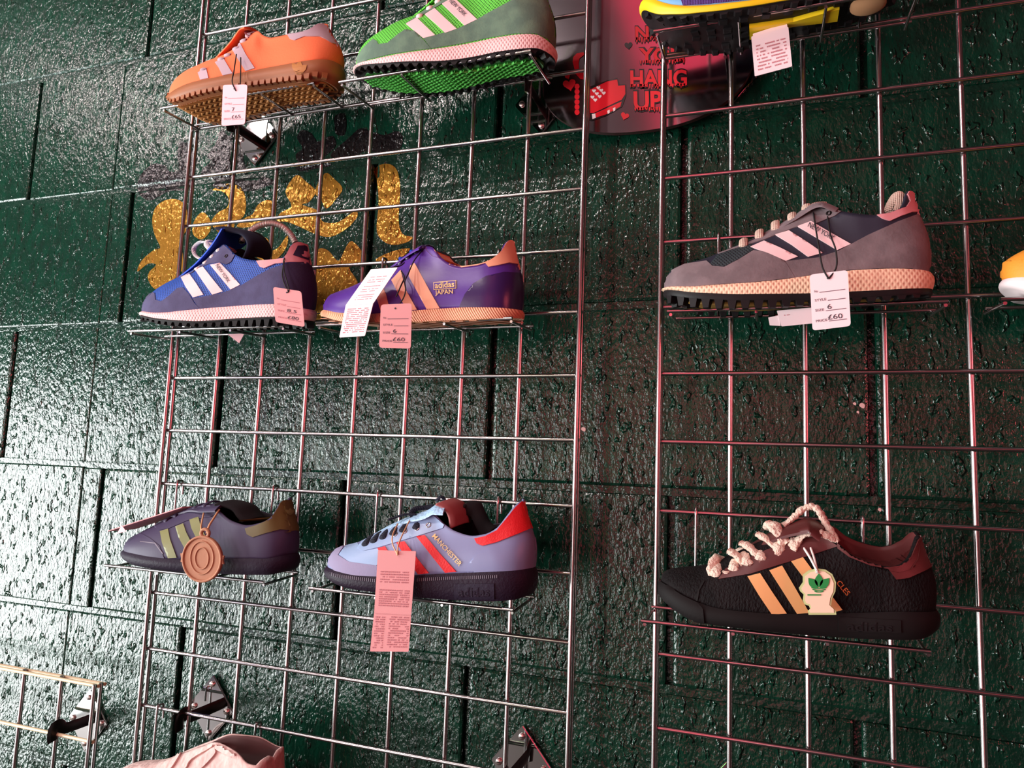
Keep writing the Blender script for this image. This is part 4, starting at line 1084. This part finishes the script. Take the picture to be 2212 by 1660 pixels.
S.strand('lace_fuzzy', [(1020, 235, -4), (1100, 170, -2), (1150, 125, 0), (1215, 108, 0), (1260, 140, -4), (1300, 215, -8), (1350, 290, -16), (1372, 330, -20)], 4.8, 3.0, 'lace_loop', fuzz=.9)
S.strand('lace_fuzzy', [(1080, 400, -22), (1110, 345, -20), (1160, 290, -20), (1240, 280, -22), (1310, 300, -23), (1372, 330, -20)], 4.8, 3.0, 'lace_loop', fuzz=.9)
tx_ = S.patch('sole_badge', 'rubber_soot', [(1386, 842), (1800, 862), (1802, 945), (1388, 935)], .9, mirror=False, cast=SOLC)
S.print('sole_lettering', 'rubber_black', 'adidas', (1440, 925), (1740, 935), 55, 1.5, tx_, .02, cast=SOLC)
BLACKS = S

# ---------------------------------------------------------------- sole patterns
def zigzag(S, name, m, z, f0, f1, pitch, amp, per, bw, hgt, inset, parent):
    """herringbone ridges under a sole (one mesh: far too fine to pick apart)"""
    parts = []; x = f0 * S.L
    while x < f1 * S.L:
        hw = wid(x / S.L) * S.L - inset; n = max(2, int(2 * hw / per * 2)); pts = []
        for i in range(n + 1):
            pts.append((x + (amp if i % 2 else -amp), -hw + 2 * hw * i / n))
        V, Fc = [], []
        for i, (a, y) in enumerate(pts):
            zz = z(min(max(a / S.L, 0), 1))
            V += [S.w(a - bw, y, zz), S.w(a + bw, y, zz), S.w(a + bw * .5, y, zz - hgt), S.w(a - bw * .5, y, zz - hgt)]
        for i in range(n):
            k = 4 * i
            for p, q in ((1, 2), (2, 3), (3, 0)): Fc.append((k + p, k + 4 + p, k + 4 + q, k + q))
        parts.append((V, Fc)); x += pitch
    v, f = join(*parts)
    return tag(part(name, v, f, m, parent, smooth=False), kind='stuff')

# ---------------------------------------------------------------- orange sneaker on a gum sole
c = cr(340, 0, 2212 / 440)
OF = [(150, 985), (200, 955), (330, 895), (560, 845), (760, 805), (960, 770), (1200, 722), (1450, 678), (1650, 648), (1800, 650), (1990, 685)]
OB = [(122, 1150), (200, 1150), (300, 1112), (400, 1078), (700, 1008), (1000, 962), (1300, 928), (1650, 898), (1850, 905), (2030, 960)]
S = Shoe('suede_sneaker', 'orange suede sneaker with lilac stripes on a tall gum sole', c, (112, 1050), (2045, 850), OF, OB,
         [(255, 900, 0, 1), (340, 845, 0, 1), (450, 785, 0, 1), (560, 735, 0, .95), (660, 665, -5, .85), (760, 600, -9, .7), (870, 510, -12, .6), (980, 390, -14, .5), (1080, 338, -17, .4), (1150, 385, -22, .1), (1250, 408, -26, 0), (1400, 378, -27, 0), (1550, 352, -25, 0), (1660, 310, -20, 0), (1740, 262, -13, 0), (1800, 255, -6, 0), (1850, 262, 0, 0)],
         upper_mat='suede_orange', sole_in=-5)
so_, sg_ = S.layer('sole', 'gum', OF, OB, [1, 3.2, 4.4, 4.2, 1, -5])
SOLC = BvhCast(*sg_, S.Yc - 45)
zb = S.zb
S.layer('tread_plate', 'gum_tread', lambda f: zb(f) + 4, lambda f: zb(f) - .3, [-9, -9, -10], so_)
S.lugs(so_, 'gum', lambda f: zb(f) + 8, lambda f: zb(f) + .5, 28, 7.4, 8, 2.6, 'tread_rib', .8, .03, .97)
zigzag(S, 'herringbone_tread', 'gum_tread', lambda f: zb(f) - .2, .05, .96, 9, 3.5, 11, 2.8, 1.3, 13, so_)
S.emblem('sole_emblem', 'gum_tread', 1540, 745, 112, 8, .9, so_, SOLC)
stripe3(S, 'lilac_grey', [[(442, 792), (532, 742), (560, 850), (470, 868)], [(628, 682), (722, 640), (770, 720), (820, 800), (712, 822), (670, 740)], [(815, 545), (900, 470), (960, 590), (1060, 742), (960, 775), (880, 650)]])
S.patch('heel_tab', 'lilac_grey', [(1408, 372), (1500, 360), (1600, 338), (1700, 285), (1770, 250), (1870, 262), (1920, 330), (1975, 490), (1895, 470), (1830, 430), (1760, 397), (1600, 397), (1490, 440), (1440, 425)], 1.1, label='lilac grey heel tab')
S.tongue('suede_orange', [(560, 745, 8, 2), (700, 640, 13, 4), (860, 510, 19, 6), (990, 375, 25, 9), (1090, 335, 28, 10)], 5)
for q, rs in (((500, 765), 4), ((690, 655), 9), ((760, 610), 9), ((850, 540), 9), ((930, 455), 9), ((985, 395), 9)): S.lace('lilac_grey', *q, rise=rs, rw=5.4, rt_=1.8)
S.strand('lilac_grey', [(1010, 420, -18), (975, 370, -14), (985, 330, -8), (1040, 335, 0)], 4.2, 1.6, 'lace_loop')
ORANGE = S

# ---------------------------------------------------------------- green runner
c = cr(740, 0, 2212 / 500)
EF = [(120, 628), (250, 570), (450, 522), (700, 482), (900, 456), (1150, 416), (1400, 362), (1650, 322), (1850, 322), (1960, 372), (2025, 470)]
EM = [(118, 650), (350, 602), (600, 582), (850, 580), (1000, 572), (1180, 548), (1450, 492), (1700, 462), (1850, 456), (1960, 500), (2045, 570)]
EB = [(160, 680), (400, 630), (700, 606), (950, 598), (1200, 566), (1500, 510), (1800, 472), (1950, 514), (2050, 592)]
S = Shoe('runner_sneaker', 'green suede and lime mesh sneaker cut off by the top edge', c, (112, 640), (2055, 560), EF, EB,
         [(290, 392, 0, 1), (360, 365, 0, 1), (500, 290, 0, 1), (620, 222, 0, 1), (760, 140, -5, .85), (870, 50, -9, .7), (980, -30, -12, .6), (1150, -95, -14, .5), (1340, -60, -25, .1), (1480, -50, -28, 0), (1620, -60, -28, 0), (1720, -90, -24, 0), (1790, -140, -19, 0), (1825, -220, -12, 0), (1850, -250, -6, 0), (1890, -245, 0, 0)],
         upper_mat='mesh_green', sole_in=-3)
ms, msg = S.layer('midsole', 'midsole_pale', EF, EM, [1, 3.5, 4, 3.2, 2])
zm = S.zfun(EM); zb = lambda f, z=S.zb, m=zm: min(z(f), m(f) - 6)
op, _ = S.layer('outsole', 'rubber_black', EM, lambda f: zb(f) + 4, [1.5, 2, 1])
S.lugs(op, 'rubber_black', lambda f: zb(f) + 4.5, zb, 22, 9.5, 10, taper=.35)
S.lugs(op, 'rubber_black', lambda f: zb(f) + 4.5, zb, 18, 9.5, 7, -8, taper=.35, f0=.1, f1=.93)
gp, _ = S.layer('tread_centre', 'rubber_green_deep', lambda f: zb(f) + 4.5, lambda f: zb(f) + 1, [-12, -12, -13], op)
zg = lambda f: zb(f) + .8
zigzag(S, 'lattice_tread', 'rubber_green', zg, .07, .94, 11, 5.5, 12, 1.8, 2.8, 19, op)
zigzag(S, 'lattice_tread', 'rubber_green', zg, .07, .94, 11, -5.5, 12, 1.8, 2.8, 19, op)
S.patch('side_suede', 'suede_green', [(775, 368), (880, 340), (1090, 282), (1285, 188), (1420, 110), (1590, 20), (1700, -60), (1850, -110), (1990, -60), (2035, 60), (2045, 250), (2030, 470), (1960, 372), (1850, 322), (1650, 322), (1400, 362), (1150, 416), (845, 466)], .8)
S.patch('toe_cap', 'suede_green', [(116, 632), (130, 570), (190, 470), (290, 378), (330, 395), (345, 425), (430, 415), (520, 340), (600, 285), (690, 300), (775, 385), (845, 466), (700, 482), (450, 522), (250, 570)], 1.0)
S.patch('eyestay', 'suede_green', [(610, 228), (700, 165), (860, 45), (980, -40), (1150, -100), (1340, -60), (1200, 0), (1060, -10), (950, 40), (790, 135), (690, 190)], 1.0)
st = stripe3(S, 'stripe_pale', [[(608, 232), (712, 174), (800, 258), (887, 340), (773, 368), (690, 300)], [(788, 142), (882, 84), (990, 185), (1092, 280), (983, 318), (890, 230)], [(953, 42), (1062, -22), (1175, 85), (1288, 190), (1168, 248), (1060, 145)]])
S.print('model_lettering', 'ink_pen', 'NEW YORK', (1020, 28), (1165, 168), 40, 1.9, st[2])
S.tongue('mesh_green', [(640, 215, 8, 2), (840, 70, 13, 4), (1000, -50, 20, 6), (1150, -130, 27, 9), (1220, -160, 30, 10)], 5)
for q in ((735, 165), (830, 90), (910, 25), (1000, -35)): S.lace('stripe_pale', *q, rise=9, rw=4.4, rt_=2.2)
GREEN = S

# ---------------------------------------------------------------- sneakers cut off by the frame
PROF = [(.06, 22, 0, 1), (.12, 32, 0, 1), (.22, 44, 0, 1), (.32, 58, -4, .9), (.42, 78, -11, .65), (.52, 92, -16, .45), (.6, 72, -25, .05), (.7, 62, -28, 0), (.8, 64, -26, 0), (.88, 80, -19, 0), (.94, 100, -10, 0), (.965, 104, -4, 0), (.975, 104, 0, 0)]
mmk = [('mm',) + q for q in PROF]
c = cr(1360, 0, 2212 / 852)
XF = [(65, 10), (200, 16), (300, 28), (450, 22), (650, 0), (900, -42), (1300, -115), (1640, -180)]
XM = [(68, 66), (150, 81), (300, 78), (500, 58), (700, 29), (900, -6), (1300, -78), (1640, -140)]
XB = [(80, 84), (150, 102), (300, 100), (500, 80), (700, 51), (900, 16), (1300, -56), (1640, -118)]
S = Shoe('studded_sneaker', 'sky blue and purple sneaker with yellow sole and black studs at the top edge', c, (62, 40), (1640, -120), XF, XB, mmk, upper_mat='upper_sky', L=272, Yc=-56, wide=.88)
S.layer('midsole', 'sole_yellow', XF, XM, [1, 3.5, 4.4, 4, 2.6])
zm = S.zfun(XM); zb = S.zb
op, _ = S.layer('outsole', 'rubber_black', XM, lambda f: zm(f) - 2, [1.5, 2, 1])
S.lugs(op, 'rubber_black', lambda f: zm(f) - 1.5, XB, 20, 9, 10, taper=.6)
for row, (f0, f1) in ((-12, (.08, .9)), (-30, (.12, .86))): S.lugs(op, 'rubber_black', lambda f: zm(f) - 1.5, XB, 11, 10, 10, row, 'tread_stud', .75, f0, f1)
zs = lambda f: zm(f) - 2
v, f = [], []
for i, fx in enumerate(np.linspace(.42, .74, 9)):
    for b in (-1, 1):
        for h_ in (0, -5): v.append(S.w(fx * S.L, b * (5 + 7 * abs(fx - .58) / .16), zs(fx) + h_))
for i in range(8):
    k = 4 * i; f += [(k + 1, k + 5, k + 7, k + 3), (k, k + 4, k + 5, k + 1), (k + 2, k + 3, k + 7, k + 6)]
part('arch_shank', v, f, 'sole_yellow', op, smooth=False)
P0 = S.w(.84 * S.L, -4, zs(.84)); v, f = sweep([P0, P0 - np.array([0, 0, 6]), P0 - np.array([0, 0, 8])], [17, 17, 13], n=20, up=(0, 1, 0)); part('heel_disc', v, f, 'peg_tan', op, sharp=40)
S.patch('side_mesh', 'purple_mesh', [(272, -40), (300, 32), (450, 22), (650, 0), (900, -42), (1000, -110), (700, -120), (400, -90)], .8)

c = cr(2080, 500, 1660 / 200)
S = Shoe('suede_sneaker', 'amber suede sneaker toe with white sole at the right edge', c, (642, 800), None, [(655, 850), (800, 836), (1096, 834), (2500, 800)], [(690, 960), (800, 1015), (950, 1085), (1100, 1120), (2500, 1085)],
         [(730, 560, 0, 1), (850, 470, 0, 1), (1080, 345, 0, 1)] + mmk[3:], upper_mat='shoe_amber', L=262, Yc=-54, wide=.9)
S.layer('sole', 'sole_white', [(655, 850), (800, 836), (1096, 834), (2500, 800)], [(690, 960), (800, 1015), (950, 1085), (1100, 1120), (2500, 1085)], [1, 3, 3.6, 3, 0])
S.patch('toe_panel', 'shoe_amber', [(640, 700), (690, 590), (800, 535), (1200, 510), (1200, 834), (800, 836), (650, 850)], .9, mirror=False)

mat('cloth_pink', rgb(220, 186, 180), .85, bump=[('noise', 60, 6, .7), ('noise', 400, .6, .5)])
mat('lining_brown', rgb(96, 66, 66), .85)
c = cr(300, 1580, 2212 / 340)
S = Shoe('soft_sneaker', 'pale pink soft sneaker with wrinkled collar at the bottom edge', c, ('x', -16, -930), None, lambda f: -934, lambda f: -953,
         [('mm', .06, 30, 0, 1), ('mm', .16, 44, 0, 1), (330, 420, 0, 1), (560, 330, -4, .85), (850, 230, -10, .65), (1120, 165, -14, .5), (1330, 280, -22, .15), (1540, 470, -27, 0), (1640, 490, -26, 0), (1750, 400, -18, 0), (1830, 350, -9, 0), (1870, 365, 0, 0)], upper_mat='cloth_pink', lining='lining_brown', L=262)
S.layer('sole', 'sole_white', lambda f: -934, lambda f: -953, [1, 3, 3.6, 3, 1])
for k, pts in enumerate(([(430, 520), (560, 340), (600, 330), (480, 520)], [(620, 520), (700, 400), (1000, 210), (1040, 230), (760, 400), (680, 520)], [(820, 430), (1050, 240), (1090, 260), (1080, 330), (900, 520), (840, 520)], [(1090, 250), (1180, 170), (1360, 310), (1330, 350)])):
    S.patch('cloth_fold', 'cloth_pink', pts, 3.0, mirror=False, skirt=4, smooth=4)
shelf('c', -13, -957, 'wire shelf hooks at the bottom edge above the pale pink sneaker')

# ================================================================== tags and labels
def rounded(poly, r, n=4):
    P = [np.array(p, float) for p in poly]; out = []
    for i in range(len(P)):
        a, b, d = P[i - 1], P[i], P[(i + 1) % len(P)]
        u = (a - b) / np.linalg.norm(a - b); v = (d - b) / np.linalg.norm(d - b)
        s0, s1 = b + u * r, b + v * r
        for k in range(n + 1):
            t = k / n; out.append(tuple((1 - t) ** 2 * s0 + 2 * t * (1 - t) * b + t * t * s1))
    return out
def card(parent, name, poly, cast, m, thick=.7):
    v, f = patch_mesh(poly, cast, 0, 40, thick)
    n0 = len(poly)
    V = [cast(x, y, -thick)[0] for x, y in poly]
    v2, f2 = v + V, f + [[len(v) + i for i in range(len(V))]]
    return part(name, v2, f2, m, parent, smooth=False)
def rows(parent, name, cast, m, quads):
    v, f = patches(quads, cast, .35, 30, .1)
    return tag(part(name, v, f, m, parent, smooth=False), kind='stuff')
def cord(parent, m, pts, r=.8, name='string'):
    P = [at_y(x, y, Y) for x, y, Y in pts]
    v, f = sweep(curve(P, 6), r, n=6, up=(0, 1, 0)); return part(name, v, f, m, parent)
def price_tag(label, crop, quad, Y, yaw, m, size, price, strings, faint=False, pitch=0):
    """quad: top-left, top-right, bottom-right, bottom-left of the card"""
    q = [np.array(p) for p in crop(quad)]
    ce = sum(q) / 4; cast = PlaneCast(ce[0], ce[1], Y, yaw, pitch)
    o = at_y(ce[0], max(p[1] for p in q), Y)
    t = thing('price_tag', label, 'price tag', o, 'price tags tied to the sneakers')
    cd_ = card(t, 'card', rounded(q, np.linalg.norm(q[1] - q[0]) * .1), cast, m)
    def uv(a, b): return q[0] * (1 - a) * (1 - b) + q[1] * a * (1 - b) + q[2] * a * b + q[3] * (1 - a) * b
    ink = 'ink_soft' if faint else 'ink'
    H = np.linalg.norm(q[3] - q[0])
    hole = uv(.47, .1); rr = H * .022
    hv = [(hole[0] + rr * math.cos(a), hole[1] + rr * math.sin(a)) for a in np.linspace(0, 6.28, 9)[:-1]]
    rows(cd_, 'hole', cast, 'ink_pen', [hv])
    for body, b, x1 in (('No', .33, .19), ('STYLE', .49, .40), ('SIZE', .67, .33), ('PRICE', .86, .40)):
        p0, p1 = uv(.1, b), uv(x1, b)
        v, f = print_mesh(body, cast, p0, p1, H * .042, .35, .01); tag(part('printed_word', v, f, ink, cd_, smooth=False), kind='stuff')
        a0, a1 = uv(x1 + .04, b), uv(.9, b); dn_ = (uv(.5, b + .012) - uv(.5, b))
        rows(cd_, 'printed_rule', cast, ink, [[tuple(a0), tuple(a1), tuple(a1 + dn_), tuple(a0 + dn_)]])
    for body, b, xa, xb in ((size, .65, .42, .42 + .11 * len(size)), (price, .84, .42, .8)):
        v, f = print_mesh(body, cast, uv(xa, b), uv(xb, b), H * .085, .4, 0); tag(part('handwriting', v, f, 'ink_pen', cd_, smooth=False), kind='stuff')
    for st_ in strings:
        pts = [(crop([(a, b)])[0] + (y_,)) for a, b, y_ in st_]; cord(t, 'string_black', pts)
    return t
def text_label(label, crop, panels, Y, yaw, m, lines, strings, smat='string_black', pitch=0, name='swing_label'):
    """folded paper label: panels are quads; lines = (panel, u0, u1, v) rows of fine print"""
    qs = [[np.array(p) for p in crop(k)] for k in panels]
    allp = np.array([p for q in qs for p in q]); ce = allp.mean(0)
    t = thing(name, label, 'label', at_y(ce[0], allp[:, 1].max(), Y), 'paper labels on the sneakers')
    for i, q in enumerate(qs):
        cast = PlaneCast(ce[0], ce[1], Y + .9 * i, yaw, pitch)
        cd_ = card(t, 'leaf', rounded(q, np.linalg.norm(q[1] - q[0]) * .03), cast, m)
        def uv(a, b): return q[0] * (1 - a) * (1 - b) + q[1] * a * (1 - b) + q[2] * a * b + q[3] * (1 - a) * b
        quads = []
        for (pi, u0, u1, v0, dens, hh) in lines:
            if pi != i: continue
            u = u0
            while u < u1:
                wd = R.uniform(.015, .05); e = min(u1, u + wd)
                if R.random() < dens: quads.append([tuple(uv(u, v0)), tuple(uv(e, v0)), tuple(uv(e, v0 + hh)), tuple(uv(u, v0 + hh))])
                u = e + .014
        if quads: rows(cd_, 'fine_print', cast, 'ink_soft', quads)
    for st_ in strings:
        cord(t, smat, [(crop([(a, b)])[0] + (y_,)) for a, b, y_ in st_])
    return t

o_ = cr(340, 0, 2212 / 440)
price_tag('small white price tag, tinted with red light, hanging in front of the orange sneaker', o_, [(712, 922), (978, 918), (950, 1348), (694, 1368)], -102, 0, 'paper_redlit_pale', '7', '£65',
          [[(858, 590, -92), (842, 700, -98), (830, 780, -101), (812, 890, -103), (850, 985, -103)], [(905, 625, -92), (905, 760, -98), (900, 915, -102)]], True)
b_ = cr(270, 440, 2212 / 450)
price_tag('white price tag, tinted with red light, hanging at the heel of the blue sneaker', b_, [(1572, 884), (1872, 932), (1908, 1312), (1598, 1258)], -104, 14, 'paper_redlit', '8.5', '£80',
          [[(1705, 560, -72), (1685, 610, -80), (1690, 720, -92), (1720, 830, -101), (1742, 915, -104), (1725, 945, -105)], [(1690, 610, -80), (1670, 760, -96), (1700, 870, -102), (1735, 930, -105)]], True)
p_ = cr(670, 500, 2212 / 500)
price_tag('white price tag, tinted with red light, hanging below the salmon stripes of the purple sneaker', p_, [(676, 700), (972, 688), (962, 1122), (658, 1112)], -112, 14, 'paper_redlit', '6', '£60',
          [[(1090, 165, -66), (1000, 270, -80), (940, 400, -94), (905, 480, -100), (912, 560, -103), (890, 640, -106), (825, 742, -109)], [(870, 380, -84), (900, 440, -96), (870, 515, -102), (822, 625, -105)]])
text_label('long folded pale paper label across the toe of the purple sneaker', p_, [[(582, 362), (836, 345), (602, 690), (335, 712)], [(340, 705), (602, 688), (522, 1000), (278, 1015)]], -106, -12, 'paper',
           [(0, .2, .8, v0, .8, .018) for v0 in (.22, .3, .36, .48, .56, .62, .72, .78, .84)] + [(1, .1, .9, .12 + .06 * k, .75, .03) for k in range(13)], [[(700, 380, -106), (760, 350, -98), (860, 330, -88), (900, 300, -80)]])
g_ = cr(1400, 400, 2212 / 700)
price_tag('white price tag reading £60 below the grey suede sneaker', g_, [(1102, 612), (1362, 580), (1384, 962), (1122, 994)], -108, -4, 'paper', '6', '£60',
          [[(1128, 190, -72), (1145, 300, -88), (1165, 420, -100), (1190, 560, -106), (1232, 640, -109)], [(1222, 196, -74), (1245, 340, -90), (1280, 440, -101), (1285, 560, -106), (1232, 640, -109)]])
text_label('pale label lying under the wire shelf of the grey sneaker', g_, [[(878, 858), (1125, 836), (1130, 944), (910, 966)], [(820, 905), (890, 890), (905, 962), (830, 958)]], -72, 0, 'paper', [(0, .1, .5, .3, .6, .05)], [], pitch=-15)
l_ = cr(650, 1050, 2212 / 550)
text_label('long white paper label, tinted with red light, hanging from the light blue sneaker', l_, [[(670, 560), (1000, 568), (958, 1122), (636, 1105)], [(636, 1100), (958, 1118), (936, 1442), (600, 1440)]], -104, 12, 'paper_redlit',
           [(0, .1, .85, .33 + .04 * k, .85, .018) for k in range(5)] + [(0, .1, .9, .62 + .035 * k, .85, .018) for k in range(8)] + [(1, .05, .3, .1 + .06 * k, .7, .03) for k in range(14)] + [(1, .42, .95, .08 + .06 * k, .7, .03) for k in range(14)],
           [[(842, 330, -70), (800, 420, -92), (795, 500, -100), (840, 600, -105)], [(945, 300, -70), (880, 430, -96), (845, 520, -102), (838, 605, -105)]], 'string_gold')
m_ = cr(1360, 0, 2212 / 852)
text_label('white small-print label hanging under the multicoloured studded sneaker', m_, [[(682, 205), (890, 150), (912, 372), (702, 428)], [(690, 190), (882, 128), (892, 205), (700, 240)]], -60, 0, 'paper',
           [(0, .1, .9, .25 + .085 * k, .7, .035) for k in range(8)], [])
# corner of another tag poking out below the blue sneaker's shelf
cast = PlaneCast(*b_([(1200, 1430)])[0], -30, 10)
ct = thing('paper_corner', 'paper corner, tinted with red light, poking out below the shelf of the blue sneaker', 'label', at_y(*b_([(1210, 1480)])[0], -30))
card(ct, 'leaf', b_([(1090, 1390), (1268, 1380), (1212, 1484)]), cast, 'paper_redlit_pale')

# terracotta coin tag on the navy sneaker
mat('terracotta', rgb(178, 124, 94), .7, bump=[('noise', 90, 1.2, .4)])
n_ = cr(220, 1030, 2212 / 460)
mt = thing('medallion_tag', 'round terracotta medallion hanging on the navy sneaker', 'tag', at_y(*n_([(1045, 1100)])[0], -105))
cast = PlaneCast(*n_([(1045, 850)])[0], -105, 8)
ell = [(1040 + 208 * math.cos(a), 858 + 243 * math.sin(a)) for a in np.linspace(0, 2 * math.pi, 40, endpoint=False)]
disc = card(mt, 'disc', n_(ell), cast, 'terracotta', 3)
def ring(parent, name, cx, cy, rx, ry, r, m, off=.2):
    P = [cast(*n_([(cx + rx * math.cos(a), cy + ry * math.sin(a))])[0], off)[0] for a in np.linspace(0, 2 * math.pi, 33)]
    v, f = sweep(P, r, n=8, up=(0, 1, 0)); return part(name, v, f, m, parent)
ring(disc, 'rim', 1040, 858, 198, 232, 1.6, 'terracotta'); ring(disc, 'inner_ring', 1040, 845, 120, 170, .9, 'terracotta'); ring(disc, 'inner_ring', 1040, 850, 70, 110, .9, 'terracotta')
ring(mt, 'hanging_eye', 1072, 590, 40, 42, 2.2, 'terracotta', -1.5)
for sx_, yy in ((1, 870), (-1, 845)):
    ex_ = 1040 + sx_ * 205
    card(mt, 'side_lug', n_([(ex_ - sx_ * 10, yy - 50), (ex_ + sx_ * 22, yy - 45), (ex_ + sx_ * 12, yy), (ex_ + sx_ * 18, yy + 42), (ex_ - sx_ * 10, yy + 40)]), cast, 'terracotta', 2.4)
cord(mt, 'string_gold', [(n_([(a, b)])[0] + (y_,)) for a, b, y_ in ((1065, 350, -70), (1045, 440, -86), (1030, 530, -98), (1045, 592, -103))], 1.0)
cord(mt, 'string_gold', [(n_([(a, b)])[0] + (y_,)) for a, b, y_ in ((1220, 345, -74), (1165, 430, -88), (1115, 510, -98), (1090, 592, -103))], 1.3, 'bead_chain')
# thin paper label lying edge-on over the laces of the navy sneaker
tl = thing('swing_label', 'paper label seen edge-on along the laces of the navy sneaker', 'label', at_y(*n_([(250, 590)])[0], -62))
P0, P1 = at_y(*n_([(205, 560)])[0], -64), at_y(*n_([(960, 318)])[0], -50)
v = []
for P, in ((P0,), (P1,)):
    for dy in (-22, 22): v += [P + np.array([0, dy, 0]), P + np.array([0, dy, 1.2])]
part('leaf', v, [(0, 1, 3, 2), (4, 6, 7, 5), (1, 5, 7, 3), (0, 2, 6, 4), (0, 4, 5, 1), (2, 3, 7, 6)], 'paper_redlit', tl, smooth=False)
card(tl, 'folded_tip', n_([(155, 595), (205, 505), (252, 570)]), PlaneCast(*n_([(200, 560)])[0], -88), 'paper_redlit_pale')

# head-shaped tag on the black sneaker
mat('tag_cream', rgb(238, 204, 178), .5); mat('tag_lime', rgb(188, 196, 140), .5); mat('print_green', rgb(26, 130, 62), .5)
k_ = cr(1360, 1060, 2212 / 720)
HEAD = [(1150, 562), (1190, 532), (1240, 520), (1300, 526), (1345, 556), (1370, 610), (1366, 670), (1342, 720), (1336, 770), (1370, 800), (1372, 826), (1188, 826), (1184, 802), (1200, 790), (1190, 766), (1160, 756), (1150, 732), (1156, 692), (1130, 668), (1124, 650), (1150, 612)]
ht = thing('head_tag', 'cream head-shaped tag with a green three-leaf emblem on the black sneaker', 'tag', at_y(*k_([(1275, 826)])[0], -101))
cast = PlaneCast(*k_([(1255, 680)])[0], -101, 0)
rim = card(ht, 'rim', k_(HEAD), cast, 'tag_lime', 2.6)
ce = np.array([1255., 675.])
inner = [tuple(ce + (np.array(p) - ce) * np.array([.87, .91])) for p in HEAD]
card(ht, 'face', k_(inner), PlaneCast(*k_([(1255, 680)])[0], -101.6, 0), 'tag_cream', .5)
(x, y), = k_([(1256, 622)])
v, f = patches(trefoil(x, y, 98 / 3.072), PlaneCast(*k_([(1255, 680)])[0], -101.9, 0), .3, 6, .2); tag(part('emblem', v, f, 'print_green', ht, smooth=False), kind='stuff')
v, f = patches([k_([(1180, 690 - .5), (1270, 690), (1270, 698), (1180, 698)])], PlaneCast(*k_([(1255, 680)])[0], -101.9, 0), .3, 20, .2); part('printed_line', v, f, 'print_green', ht, smooth=False)
for q in ([(1150, 372, -74), (1200, 450, -90), (1244, 535, -103)], [(1195, 362, -72), (1225, 450, -90), (1246, 548, -103)]):
    cord(ht, 'string_white', [(k_([(a, b)])[0] + (y_,)) for a, b, y_ in q], 1.1)
